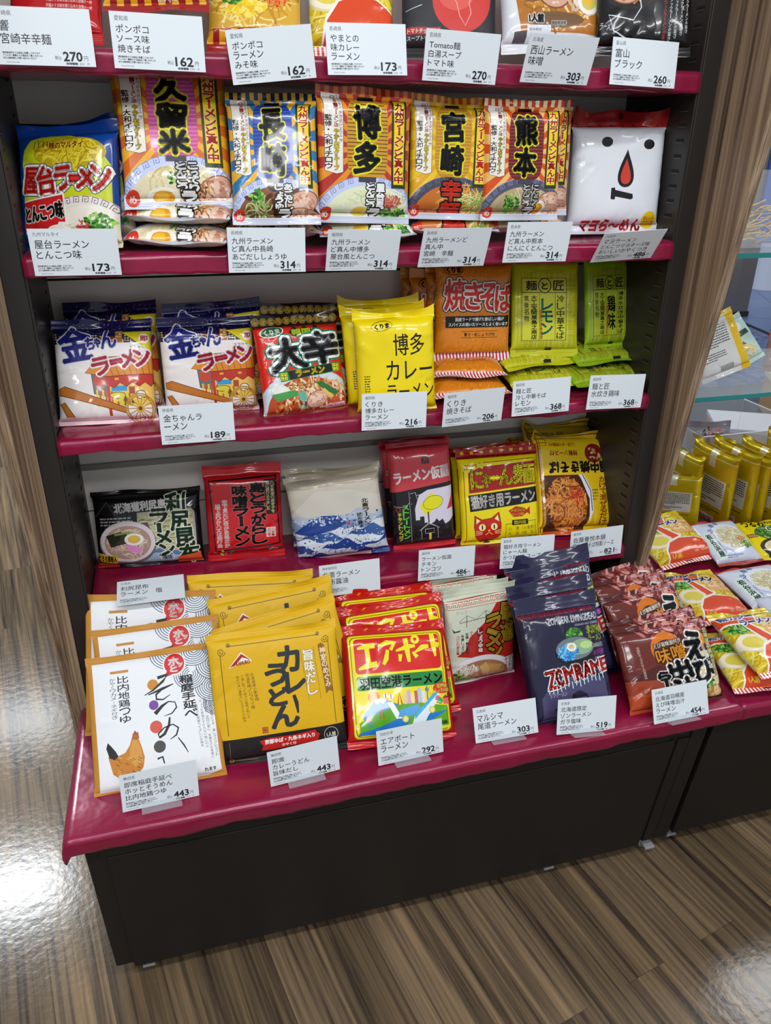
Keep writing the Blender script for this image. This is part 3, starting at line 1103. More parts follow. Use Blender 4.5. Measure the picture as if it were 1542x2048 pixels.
def food_kurume(a):
    a.noodles(60, 86, 42, 17, 60, ['e8ddb0', 'd9c98c', 'f0e8c6', 'c7b57a'], 1.5, 11, .5)
    a.egg(36, 92, 15, 6)
    a.onion(46, 80, 5, 4, 18, 2)
    a.bits(62, 94, 10, 5, 40, ['c8607a', 'd87a90', 'b04a66'], 2.4, 's')
    a.pork(84, 88, 18, 9, -20)
    a.bits(74, 88, 9, 6, 60, ['b06a2c', 'd89a4a', '7a4418'], 1.3)
def food_nagasaki(a):
    a.bits(50, 92, 45, 20, 60, ['5a3222', '7a4a30', '3c2018'], 6)
    a.noodles(30, 88, 18, 12, 40, ['d4d8a0', 'a8c47a', '8fb060'], 1.2, 9)
    a.onion(28, 79, 8, 5, 26, 3)
    a.pork(80, 84, 20, 9, -15)
    a.pork(84, 95, 22, 7, 10)
    a.e('f2d4dc', 72, 98, 9, 3)
    a.line('d2507a', [(68, 98), (72, 96.6), (76, 98), (72, 99)], 1)
def food_hakata(a):
    a.noodles(58, 84, 42, 12, 60, ['eef0c8', 'd8e0a8', 'c8d498', 'f2f2d8'], 1.2, 10, .3)
    a.egg(44, 91, 14, 6, 0, 'e0cf5a')
    a.bits(76, 83, 11, 5.5, 70, ['b8483a', 'd4685a', 'e08a78'], 3.2, 's')
    a.onion(82, 94, 14, 6, 90, 2.6)
    a.bits(66, 97, 12, 2.5, 40, ['c8a85a', '9a7a34'], 1.2)
def food_miyazaki(a):
    a.noodles(66, 86, 40, 18, 50, ['d8903a', 'c8782a', 'e4a854'], 1.4, 9)
    a.noodles(76, 84, 22, 11, 70, ['d6dc8c', 'a8c45a', 'e8e8b0', '7fa848'], 1.0, 7, .15)
    a.bits(20, 96, 16, 3, 30, ['d84a3a', 'a8301f', 'f0b0a0'], 3)
def food_kumamoto(a):
    a.noodles(56, 84, 32, 13, 40, ['c9b890', 'a8946a', 'd8ccb0'], 1.3, 9)
    a.onion(35, 86, 10, 8, 50, 2.6)
    a.pork(86, 84, 17, 9, -10)
    a.pork(90, 93, 16, 7, 5)
    a.egg(70, 90, 11, 6.5, -30, 'e58a24')

def d_yatai(a):
    a.r('0b3f8e', 0, 0, 100, 100)
    a.r('123f94', 0, 0, 100, 9)
    a.p('c4cf1e', [(8, 88), (8, 30), (11, 22), (18, 14), (28, 11), (55, 11), (72, 15), (88, 24), (97, 36), (97, 88)])
    a.e('b9a018', 58, 26, 36, 13)
    a.noodles(58, 26, 35, 12.5, 90, ['d8c22c', 'e6d63e', 'a88a14', 'c9b022'], 1.3, 9, .9)
    a.line('7a2f30', [(22, 22), (23, 16), (26, 14.5), (27, 21), (28, 16), (31, 14.5), (32, 21), (33, 16), (36, 15.5), (36, 20)], .9)
    a.t('味のマルタイ', 38, 17, 72, 22.5, '7a2023', .3)
    a.t('MARUTAI', 23, 22.5, 36, 24.5, '7a3f20', 0)
    for i, (ch, x0, x1, y0, y1, r) in enumerate((('屋', 9, 28, 36, 56, 5), ('台', 24, 43, 36, 57, -4), ('ラ', 43, 60, 37, 55, -4), ('ー', 58, 68, 44, 49, 0), ('メ', 66, 82, 37, 55, 8), ('ン', 80, 97, 36, 56, -6))):
        a.t(ch, x0, y0, x1, y1, 'd42a26', 1.4, [('1d3f5a', 3.2), ('f8f4ec', 2.2)], rot=r)
    a.bowl(66, 92, 54, 32, 'e4e2de', 'e6e0c4', 'bdb9b4')
    a.key('8a5a50', [(66 + 49 * math.cos(t * D2R), 92 + 28.8 * math.sin(t * D2R)) for t in range(190, 352, 11)], 6.5, .9)
    a.noodles(60, 90, 40, 20, 70, ['efe7cc', 'ddd09c', 'f4f0de', 'cfc088'], 1.3, 10)
    a.e('efe8d8', 72, 76, 26, 8)
    a.p('f4f0ea', [(8, 62), (51, 57), (53, 82), (8, 88)])
    a.p('cf2024', [(8, 63), (49.5, 58.5), (51, 80), (44, 79.5), (42, 83), (36, 82.5), (33, 85), (24, 84), (21, 87), (8, 86)])
    a.t('とんこつ味', 9, 65, 49, 78, BRUSH, .8, [('f6efe4', 1.2)], rot=-6)
    a.egg(46, 91, 17, 9, 12, 'd9801a')
    a.onion(84, 82, 13, 7.5, 80, 3)
    a.bits(68, 88, 7, 7, 40, ['c95a50', 'b23a36', 'e08a80'], 4, 's')
    a.bits(72, 95, 10, 5, 60, ['b5813a', 'd8aa5c', '7d5220'], 1.8)
    a.e('d9bc98', 88, 95, 10, 5)
    a.p('0b3f8e', [(0, 86), (9, 88), (22, 100), (0, 100)])
    a.line('cfd6ea', [(10, 96), (14, 93), (16, 97), (12, 100)], 1)

def d_mayo(a):
    a.r('e9eef4', 0, 0, 100, 100)
    a.r('9a1f1f', 0, 0, 100, 12.5)
    for i in range(9):
        a.line('4a1414', [(4 + i * 12, 10.2), (7 + i * 12, 12.2)], 1.1)
    a.e('3a1212', 52, 4.5, 3)
    a.e('141416', 34, 25, 6.2, 4)
    a.e('141416', 80, 27, 6, 4)
    def drop(col, cx, cy, w, h):
        pts = []
        for i in range(32):
            t = i / 32 * 2 * math.pi
            k = (1 - math.cos(t)) / 2
            pts.append((cx + w * math.sin(t) * (k ** .8), cy - h / 2 + h * k))
        a.p(col, pts)
    drop('161416', 57, 46, 13, 31)
    drop('d6402e', 57, 48.5, 8.2, 21)
    a.p('161416', [(42, 62), (46, 61.5), (46.5, 63.5), (66, 67), (66.5, 70.5), (64, 71.5), (47, 69), (46.5, 71.5), (42, 71)])
    a.t('マヨら〜めん', 14, 88, 80, 97.5, 'c92a2c', 1.1)
    a.e('f2c81c', 88, 88.5, 8.5)
    a.t('おいしい', 82, 85.5, 94, 88.3, 'b0521a', .2)
    a.t('かやく付', 82, 89, 94, 91.8, 'b0521a', .2)
    a.r('d8dde6', 0, 97.5, 100, 100)

def d_kin(a):
    a.r('ece6e2', 0, 0, 100, 100)
    a.r('15164a', 0, 0, 100, 14)
    a.p('15164a', [(0, 14), (100, 12), (100, 20), (70, 21), (30, 22), (0, 25)])
    a.bits(50, 8, 52, 7, 60, ['c8cbe0', '7d83b0'], .6)
    r = a.rng
    for i in range(13):
        x = i * 8.2 - 2
        h = r.uniform(5, 11)
        c = r.choice(['1a1a30', '7a2a22', 'b06a30', '2a2a44', '8a3020'])
        a.r(c, x, 23 - h, x + 7.4, 24, dz=.2)
        for k in range(3):
            for q in range(2):
                a.r(r.choice(['d8c24a', 'e6d88a', '6a6030']), x + 1 + q * 3, 23 - h + 1 + k * 2.2, x + 3 + q * 3, 24 - h + 1 + k * 2.2, dz=.05)
    a.p('ece6e2', [(0, 24), (40, 23), (70, 25), (88, 30), (100, 33), (100, 40), (0, 40)])
    a.p('e2d020', [(70, 14), (100, 12), (100, 32), (92, 28), (80, 20)])
    a.e('f2ece0', 93, 20, 5.5)
    a.t('即', 89.5, 17.5, 96.5, 22.5, 'b82838', .4)
    a.t('金', 6, 8, 38, 40, '232a86', 2.0, [('e8e4e6', 1.2)], rot=-8)
    for ch, x0, y0, x1, y1 in (('ち', 33, 19, 42, 30), ('ゃ', 42, 20, 48, 28), ('ん', 48, 11, 64, 29)):
        a.t(ch, x0, y0, x1, y1, '2a3490', 1.0, [('e8e4e6', .9)], rot=-6)
    a.t('製 麺 味 噌', 78, 27.5, 93, 29.5, '333333', 0)
    # food cart
    a.p('6f6d70', [(36, 50), (52, 46), (54, 76), (38, 72)])
    a.line('4a4a4c', [(36, 50), (52, 46), (54, 76), (38, 72)], .7, True)
    a.e('c84a34', 44, 60, 6, 6)
    a.p('dd8a2c', [(30, 52), (44, 38), (100, 36), (100, 55), (52, 56)])
    a.line('7a3f12', [(30, 52), (44, 38), (100, 36), (100, 55), (52, 56)], .7, True)
    for i in range(9):
        a.line('8a4a16', [(46 + i * 7, 39), (52 + i * 6.4, 55)], .6, dz=.1)
    a.r('f0c060', 52, 60, 100, 84)
    for i in range(12):
        a.r('c85a26' if i % 2 else 'e6c83a', 40 + i * 3, 68 + i * .4, 42 + i * 3, 84, dz=.1)
    a.r('3a9ad0', 56, 65, 72, 70)
    a.p('c2392a', [(51, 56), (100, 54), (100, 62), (97, 66), (91, 62), (85, 66), (78, 62), (72, 66), (65, 62), (59, 67), (51, 63)])
    a.line('6a1a12', [(51, 56), (100, 54), (100, 62), (97, 66), (91, 62), (85, 66), (78, 62), (72, 66), (65, 62), (59, 67), (51, 63)], .7, True)
    for x in (60, 80):
        a.r('e6b83a', x, 57.5, x + 4, 59.5)
    a.e('d8cc3a', 62, 74, 8, 3)
    a.line('3a2a08', a.ell(62, 74, 8, 3), .6, True)
    a.r('a8502a', 74, 66, 80, 73)
    a.e('e6e8e0', 86, 74, 5, 4)
    a.line('30483a', a.ell(86, 74, 5, 4), .8, True)
    a.bits(78, 80, 18, 4, 24, ['d8c83a', 'c8a028', '6a4a18'], 3)
    a.p('c23a2a', [(51, 60), (54, 60), (55, 97), (52, 97)])
    a.p('c2742c', [(2, 66), (8, 64), (70, 86), (70, 91), (2, 72)])
    a.line('5a300e', [(2, 66), (8, 64), (70, 86), (70, 91), (2, 72)], .7, True)
    a.p('c2742c', [(2, 80), (7, 79), (20, 98), (12, 99)])
    a.line('5a300e', [(2, 80), (7, 79), (20, 98), (12, 99)], .7, True)
    a.r('f0d0d4', 0, 93, 100, 100)
    for R in (15, 13):
        a.line('b8842a', a.ell(84, 87, R), 1.4, True)
    for i in range(14):
        t = i * 2 * math.pi / 14
        a.line('b8842a', [(84, 87), (84 + 13 * math.cos(t), 87 + 13 / a.asp * math.sin(t))], .9, dz=.1)
    a.e('d8a83a', 84, 87, 4)
    a.e('6a4210', 84, 87, 2)
    # man's wooden bowl stands in for the figure that is left out
    for i, (ch, x0, x1, y0, y1) in enumerate((('ラ', 38, 56, 38, 54), ('ー', 57, 69, 40, 44), ('メ', 68, 83, 32, 47), ('ン', 82, 98, 30, 46))):
        a.t(ch, x0, y0, x1, y1, 'b82848', 1.5, [('f4eeea', 1.7)], rot=-10)
    a.t('スープ付', 70, 94.5, 94, 98, 'd04a8a', .3)

def d_okara(a):
    a.r('d8281c', 0, 0, 100, 100)
    a.r('1c1712', 0, 0, 100, 11.5)
    for i in range(11):
        cx = 5 + i * 9
        a.e('b89a3a', cx, 6.5, 4.3)
        a.line('2a2010', a.ell(cx, 6.5, 3.2), .5, True, dz=.2)
        a.bits(cx, 6.5, 2.6, 2.2, 8, ['3a2a10', '6a5420'], .8)
    a.p('8a1c16', [(0, 11.5), (100, 11.5), (100, 14), (0, 14)])
    a.keyline('f0502c', 66, 20, 96, 20, 4, 6.5, 1.2)
    a.keyline('f0502c', 72, 26, 96, 26, 3, 6.5, 1.2)
    a.e('f4f0e6', 19, 18, 14, 5.4, -8)
    a.e('15603a', 19, 18, 12.8, 4.7, -8)
    a.t('くりま', 10, 15.8, 28, 20.5, 'f4f0e6', .7, rot=-6)
    a.line('e8c0b0', [(6, 23), (10, 29), (14, 30), (20, 27)], .8)
    a.t('ラーメン', 6, 25, 18, 29, 'f0a090', .2, rot=35)
    for x in (46, 58, 71):
        a.p('16301c', [(x - 8, 19.5), (x, 13), (x + 8, 19.5), (x, 26)], dz=.1)
    a.t('韓国風', 42, 16.5, 76, 22.5, 'b8d832', .5)
    a.bowl(52, 92, 58, 36, 'cfd8e0', 'b84a22', '9aa0a8')
    for ch, x0, x1 in (('大', 13, 54), ('辛', 52, 96)):
        a.t(ch, x0, 26 if ch == '大' else 22, x1, 56 if ch == '大' else 52, '1c1c1e', 3.2, [('12805a', 5.4), ('eef4f4', 3.0)], rot=-4)
    a.p('15803f', [(20, 57.5), (94, 52), (95, 61), (21, 67.5)])
    a.p('1a1714', [(31, 57.5), (84, 53.5), (85, 61), (32, 66)])
    a.t('ラーメン', 40, 56, 75, 62.5, 'f0d91e', .9, rot=-4)
    for x, y in ((25.5, 62.3), (89.5, 57)):
        a.r('e8dc1e', x - 4, y - 3.6, x + 4, y + 3.6)
        a.frame('1d5a2a', x - 3, y - 2.8, x + 3, y + 2.8, .7)
        a.line('1d5a2a', [(x, y - 2.6), (x, y + 2.6)], .7)
        a.line('1d5a2a', [(x - 3, y), (x + 3, y)], .7)
    a.noodles(60, 80, 42, 17, 70, ['e8cfa0', 'd8b070', 'f0dcc0', 'c88a4a'], 1.7, 9)
    a.bits(52, 74, 30, 5, 90, ['b8803a', '8a5a24', 'd8aa60'], 1.8)
    a.e('e6e8dc', 20, 76, 11, 6, 20)
    a.p('4a9a4a', [(8, 79), (36, 76), (40, 82), (14, 86)])
    a.p('2f6f34', [(62, 70), (70, 70), (90, 82), (84, 85), (70, 78)])
    a.p('6ab0a0', [(40, 78), (48, 78), (52, 96), (40, 94)])
    a.pork(62, 87, 14, 8, -20)
    a.stroke('e0c05a', [(70, 78), (82, 88), (88, 92)], [4, 3.5, 2])
    a.p('d88a30', [(14, 90), (38, 84), (30, 97), (20, 98)])
    a.e('c85a36', 84, 90, 6, 4)
    a.bits(30, 92, 20, 6, 30, ['c8502a', '8a2a18', 'e0a860', 'f0dcc0'], 3)
    a.p('f4c4d0', [(72, 93.5), (96, 91.5), (97, 95.5), (72, 97)])
    a.t('100g (めん80g)', 75, 93, 95, 96, '6a2a3a', 0)
    a.r('7a1a14', 0, 98, 100, 100)

def d_curry(a):
    a.r('f2d90f', 0, 0, 100, 100)
    a.line('2c2a10', a.ell(33, 12.5, 13, 4.4, -6), .6, True)
    a.t('くりま', 24, 10.5, 42, 15, '1c1a10', .6, rot=-6)
    for t, b in (('博多', (46, 21, 85, 42)), ('カレー', (36, 47, 95, 66)), ('ラーメン', (36, 71, 96, 86))):
        a.t(t, *b, '1d1b12', .35)
    a.lines(8, 60, 15, 80, 8, '5a5010')

def d_ysoba(a):
    a.r('d9821a', 0, 0, 100, 100)
    a.bits(50, 50, 72, 52, 520, ['e89a30', 'c8701a', 'f0ac48', 'b8620f'], 1.1)
    a.line('1c1408', a.ell(22, 13.5, 12, 4.6), .8, True)
    a.t('くりま', 13, 11, 31, 16, '1c1408', .7)
    for ch, x0, x1, y0, y1 in (('焼', 10, 38, 22, 50), ('き', 36, 60, 25, 50), ('そ', 57, 80, 26, 51), ('ば', 77, 101, 27, 52)):
        a.t(ch, x0, y0, x1, y1, 'd8281f', 1.3, [('17120c', 3.4), ('f4efe6', 1.9)])
    a.r('17130e', 11, 56, 97, 67)
    a.t('国産ラードで揚げた香ばしい麺が', 24, 57.4, 90, 60.9, 'f2efe8', .15)
    a.t('スパイスの効いたソースとよく合います', 15, 62.2, 96, 65.7, 'f2efe8', .15)
    a.frame('2a1c08', 32, 70.5, 81, 76.5, .6)
    a.t('青さ・紅しょうが付', 36, 72, 78, 75.3, '1c1408', .2)
    a.r('f2efec', 0, 91, 100, 100)
    for i in range(24):
        x = i * 4.4 - 2
        a.p('c62440', [(x, 91), (x + 2.2, 91), (x + 3.4, 100), (x + 1.2, 100)], dz=.05)

def frameart(bgc, ink, title, tcol, side1, side2, noodle):
    def f(a):
        a.r(bgc, 0, 0, 100, 100)
        a.e(noodle[0], 52, 55, 46, 42)
        a.r(noodle[0], 6, 20, 94, 90)
        for i in range(46):
            x = 8 + i * 1.85
            pts = [(x + a.rng.uniform(-.5, .5), 20 + k * 9) for k in range(9)]
            a.line(a.rng.choice(noodle), pts, .8, dz=.08)
        for i in range(30):
            y = 20 + i * 2.3
            a.line(a.rng.choice(noodle), [(72 + k * 3, y + a.rng.uniform(-.5, .5)) for k in range(8)], .7, dz=.08)
        a.r(bgc, 0, 0, 100, 17)
        a.r(noodle[1], 12, 26, 78, 84, dz=.4)
        for i in range(24):
            a.line(noodle[2], [(14 + i * 2.7, 39), (14.3 + i * 2.7, 84)], .5, dz=.05)
        a.frame(ink, 12, 25, 79, 84, .9)
        a.line(ink, [(12, 38.5), (79, 38.5)], .9)
        a.line(ink, [(38, 38.5), (38, 84)], .6)
        a.line(ink, [(62, 38.5), (62, 84)], .6)
        a.t('麺', 18, 27.5, 34, 36.5, ink, .5)
        a.line(ink, a.ell(46, 32, 9.5), 1.4, True)
        a.t('と', 41.5, 29, 50.5, 35.5, ink, .6)
        a.t('匠', 59, 27.5, 75, 36.5, ink, .5)
        a.v(title, 41, 44, 58, 79, tcol, 1.0)
        a.v(side1, 64.5, 41, 76, 83, ink, .3)
        a.v(side2[0], 25.5, 41, 34, 83, ink, .3)
        a.v(side2[1], 15, 41, 22, 66, ink, .2)
        a.v('国産小麦粉使用', 38.8, 55, 42.5, 83, 'c05a20', .2)
        a.r(bgc, 0, 91, 100, 100)
        a.lines(8, 92.2, 60, 95, 2, '7a7a18')
        a.r(ink, 50, 90.5, 60, 93)
    return f

def d_rishiri(a):
    a.r('131113', 0, 0, 100, 100)
    a.t('北海道利尻島', 20, 13, 68, 25, 'eceae4', .5, rot=-3)
    a.line('55504e', [(2, 30), (14, 12), (20, 28), (30, 22)], .8)
    a.lines(6, 31, 36, 43, 3, 'b0a8a4')
    a.p('a9a59a', [(41, 27), (92, 25), (95, 30), (95, 76), (91, 80), (38, 82)])
    a.p('b9b78a', [(42, 29), (91, 27), (93, 31), (93, 74), (90, 78), (40, 80)])
    for i in range(130):
        x, y = a.rng.uniform(42, 92), a.rng.uniform(29, 78)
        h = a.rng.uniform(-.6, .2)
        a.line(a.rng.choice(['d8d8b0', '8f8c5c', 'c6c490', 'e4e2c4', '75724a']), [(max(41, x - 6), y - h * 6), (x, y), (min(93, x + 6), y + h * 5 + 1)], .7, dz=.06)
    a.p('5a7aa8', [(40, 82), (60, 74), (78, 80), (96, 76), (96, 92), (36, 92)])
    a.p('9ab4cc', [(36, 86), (56, 80), (80, 86), (96, 84), (96, 94), (34, 94)])
    a.p('6a4a5c', [(10, 44), (50, 40), (56, 66), (50, 86), (36, 92), (10, 92)])
    a.e('6a6266', 30, 66, 27, 29)
    a.e('dcd2d2', 30, 64, 26, 27)
    a.e('b08f80', 30, 65, 22, 22)
    a.noodles(30, 66, 21, 21, 40, ['d8b8a0', 'c8a088', 'e8d4c4'], 1.3, 8)
    a.p('2c2a20', [(10, 55), (24, 50), (36, 58), (28, 66), (14, 70)])
    a.line('7a9a48', [(18, 54), (30, 52), (42, 55)], 2)
    a.egg(36, 61, 9, 8, 0, 'd8b860')
    a.p('e48ac8', [(28, 66), (36, 70), (44, 74), (40, 80), (30, 76)])
    for ch, x, y, w, h in (('利', 68, 6, 18, 25), ('尻', 72, 29, 18, 24), ('昆', 76, 51, 17, 24), ('布', 78, 73, 18, 25), ('ラ', 53, 24, 16, 20), ('ー', 59, 43, 3, 11), ('メ', 56, 53, 15, 17), ('ン', 59, 70, 14, 15)):
        a.t(ch if ch != 'ー' else '｜', x, y, x + w, y + h, '1d3a22', 1.2, [('f0ecd8', .9)])
    a.line('e8e4e0', a.ell(66, 87, 6.5), .5, True)
    a.t('塩味', 61.5, 84, 70.5, 90, '333333', .2)
    a.p('d8542a', [(76, 88), (98, 84), (98, 98), (74, 98)])
    a.p('e6b02a', [(0, 77), (19, 82), (19, 92), (0, 88)])
    a.t('とろろ昆布入', 1, 81, 18, 89, '16120c', .4, rot=5)
    a.p('c8302a', [(0, 90), (19, 92), (20, 99), (0, 99)])
    a.t('磯のめん', 3, 92.5, 17, 97.5, 'e88a5a', .4)

def d_shima(a):
    a.r('bf1a22', 0, 0, 100, 100)
    a.line('1c1012', [(6, 15), (93, 13), (95, 84), (9, 88)], 2.6, True)
    a.r('c81f26', 9, 17, 92, 83)
    def col(t, x, w, y0, y1, b, c=BRUSH, ol=None):
        a.v(t, x, y0, x + w, y1, c, b, ol)
    col('島とうがらし', 58, 20, 18, 83, 1.3, '151012', [('d8706a', .7)])
    col('味噌ラーメン', 35, 19, 20, 84, 1.3, '151012', [('d8706a', .7)])
    col('空で見たときが鬼島だか', 21, 6.5, 34, 84, .5, 'f0dcd4')
    col('誰でありか八丈は情け島', 11.5, 6.5, 38, 84, .5, 'f0dcd4')
    a.p('17100f', [(77, 16), (93, 16), (92, 52), (79, 52)])
    col('八丈島産の唐辛子を', 85.5, 5, 17.5, 51, .2, 'e0cf9a')
    col('麺に練り込みました', 79.5, 4.5, 17.5, 48, .2, 'e0cf9a')
    a.r('e8c8bc', 77, 66, 90, 76)
    a.v('八丈島', 84, 67, 88.5, 75.5, 'b8283a', .2)
    a.v('の味', 79, 67, 83, 75.5, 'b8283a', .2)
    a.bits(20, 90, 12, 3, 10, ['3a8a4a', 'e07a3a', '2a5a9a', 'e8c84a'], 3)
    a.bits(84, 90, 10, 3, 10, ['2f8a72', 'd8c8a0', '1a4a3a'], 3)

def d_wave(a):
    """plain generic sea pattern: rolling blue bands under a pale sky"""
    a.r('cfc6b6', 0, 0, 100, 100)
    a.r('b9ae98', 0, 0, 100, 12)
    a.p('d8d2c6', [(0, 40), (30, 16), (70, 18), (100, 30), (100, 70), (0, 70)])
    for k, (c, y, h) in enumerate((('b8c4d4', 46, 6), ('7f98c0', 54, 5), ('dfe6ec', 60, 4), ('3f62a4', 66, 6), ('dfe9f0', 73, 4), ('28468e', 79, 6), ('cfe0ea', 86, 4), ('1f3a84', 92, 5))):
        pts = [(x, y - h * (math.sin(x * .11 + k * 1.7) * .7 + .4 * math.sin(x * .27 + k))) for x in range(0, 101, 4)]
        a.p(c, pts + [(100, 100), (0, 100)])
        a.bits(50, y + 1, 52, 2.4, 46, ['eef4f6', '9fb6d0', '2a3f80'], 1.2)
    a.p('2c4a92', [(0, 62), (14, 52), (34, 44), (52, 46), (60, 56), (46, 62), (20, 66)])
    a.bits(36, 50, 26, 5, 60, ['5f7fb8', 'b4c6dc', 'e8eef2'], 1.6)
    a.v('北斎ラーメン', 79, 30, 86, 62, '2c2c34', .3)
    a.v('昆布醤油', 72, 46, 77, 64, '33333c', .2)
    a.v('スープ付', 64, 56, 69, 70, '33333c', .1)
    a.line('555560', [(78, 46), (78, 64)], .35)
    a.r('c83a3a', 60, 55, 63.5, 58)
    a.r('d8a8a8', 20, 96.5, 80, 100)

def d_kamen(a):
    a.r('bf2a38', 0, 0, 100, 100)
    a.p('c84048', [(0, 8), (100, 4), (100, 38), (0, 44)])
    a.p('1f1c20', [(0, 44), (100, 38), (100, 95), (0, 95)])
    a.p('dcd6e6', [(36, 80), (36, 60), (44, 48), (58, 44), (100, 42), (100, 84), (36, 84)])
    a.r('241c1e', 52, 13.5, 64, 20)
    a.t('万', 54, 14.5, 62, 19.5, 'c84048', .4)
    a.t('ラーメン仮面', 6, 24, 95, 35, 'f2eae6', 1.2, rot=-4)
    a.bits(60, 50, 42, 8, 8, ['f4eedc'], .6)
    a.bits(66, 57, 15, 5, 3, ['e9e41e'], 15)
    a.p('e8e21c', a.ell(66, 56, 16, 6, -12, n=18))
    a.line('2a2810', a.ell(66, 56, 16.5, 6.2, -12, n=18), .6, True)
    a.p('d03038', [(100, 46), (100, 62), (88, 64), (94, 56)])
    sk = [(36, 84), (36, 71), (43, 71), (43, 68), (50, 68), (50, 74), (56, 74), (56, 64), (58, 64), (58, 76), (66, 74), (70, 71), (74, 74), (80, 72), (84, 77), (92, 75), (100, 70), (100, 95), (36, 95)]
    a.p('232025', sk)
    a.line('c8c4c8', [(28, 44), (28, 92)], .5)
    a.line('c8c4c8', [(3, 57), (20, 58), (28, 54)], .6)
    a.v('ストレートメン', 16, 56, 26, 88, '5ed83a', .5)
    a.v('チキントンコツ', 8, 63, 14, 90, 'e2dc2a', .3)
    a.line('c8302c', a.ell(9, 60, 3.4), .9, True)
    for p in ([(44, 90), (44, 80), (57, 75), (71, 79), (71, 90)], [(41, 81), (57, 74), (74, 80)], [(50, 80), (65, 80), (65, 84), (50, 84), (50, 80)]):
        a.line('d8d4d0', p, .6)
    a.r('e8d83a', 56, 84, 60, 91)
    a.line('e8e4e6', [(30, 46), (38, 45), (42, 54), (50, 47), (40, 48)], .6)
    a.r('d83038', 0, 95, 100, 100)

def d_nyan(a):
    a.r('efdc12', 0, 0, 100, 100)
    a.r('9c1c18', 0, 0, 100, 10)
    for i in range(8):
        a.r('d8a82a', 6 + i * 12, 2.5, 10 + i * 12, 5.5, dz=.1)
    a.r('efdc12', 4, 10, 97, 14.5)
    a.line('8a1a16', [(5, 97), (5, 17), (8, 15), (94, 13.5), (97, 16), (97, 95)], .8)
    a.p('a51d1a', [(10, 19), (96, 16.5), (96, 41), (10, 45)])
    a.p('e8d820', [(4, 14), (14, 13), (26, 15), (30, 13), (29, 21), (24, 19), (10, 24), (4, 22)])
    a.lines(6, 15.5, 22, 21, 3, '8a2a1a')
    for ch, x0, x1, y0, y1 in (('に', 13, 28, 22, 41), ('ゃ', 27, 38, 27, 40), ('ー', 37, 50, 29, 33), ('ん', 49, 66, 21, 39), ('麺', 66, 95, 19, 39)):
        a.t(ch, x0, y0, x1, y1, 'efdf1e', 1.1, [('6a100e', .8)])
    a.p('171412', [(9, 47), (96, 43), (97, 59), (10, 64)])
    a.t('猫好き用ラーメン', 12, 46.5, 94, 60, 'f4f1ea', .7, rot=-2.4)
    R = 'c8261c'
    a.p(R, [(15, 68), (24, 73), (36, 72), (46, 66), (48, 79), (47, 90), (40, 96), (24, 97), (16, 91), (14, 80)])
    a.line('5a120c', [(15, 68), (24, 73), (36, 72), (46, 66), (48, 79), (47, 90), (40, 96), (24, 97), (16, 91), (14, 80)], .7, True)
    a.p('f4ee9a', [(17, 71), (22, 74), (16.5, 77)])
    a.p('f4ee9a', [(44, 69), (46, 76), (40, 73)])
    for x in (24, 39):
        a.e('f6f2a0', x, 81, 4.2, 3.6)
        a.e('2a1c10', x, 81, .9, 2.6)
    a.p('f6f2a0', [(31, 84), (34, 84), (32.5, 86)])
    a.line('f6f2a0', [(28, 89), (32.5, 86.5), (37, 89)], .6)
    for s in (-1, 1):
        for k in range(3):
            a.line('f6f2c0', [(32 + s * 8, 86 + k), (32 + s * 16, 84.5 + k * 2)], .5)
    a.p('3a2418', [(27, 98), (32, 96), (37, 98), (32, 99)])
    a.p('c0241c', [(58, 66), (68, 62), (78, 64), (82, 66.5), (86, 63), (86, 72), (82, 69.5), (76, 73), (64, 73)])
    a.t('かつおだし', 61, 64.5, 80, 67.5, 'f2e02a', .4)
    a.t('スープ味', 62, 69, 78, 72, 'f2e02a', .4)
    a.line('2a2410', [(94, 100), (93, 78), (54, 80), (54, 100)], .7)
    a.r('1c1810', 62, 76, 83, 81.5)
    a.t('国内産', 65, 77, 80, 80.6, 'f0de1c', .3)
    a.t('小　麦（小麦粉）', 57, 83, 92, 87, '2a2410', 0)
    a.t('大　豆（豆　乳）', 57, 88.5, 92, 92.5, '2a2410', 0)
    a.t('米　（米　粉）', 59, 94, 91, 98, '2a2410', 0)

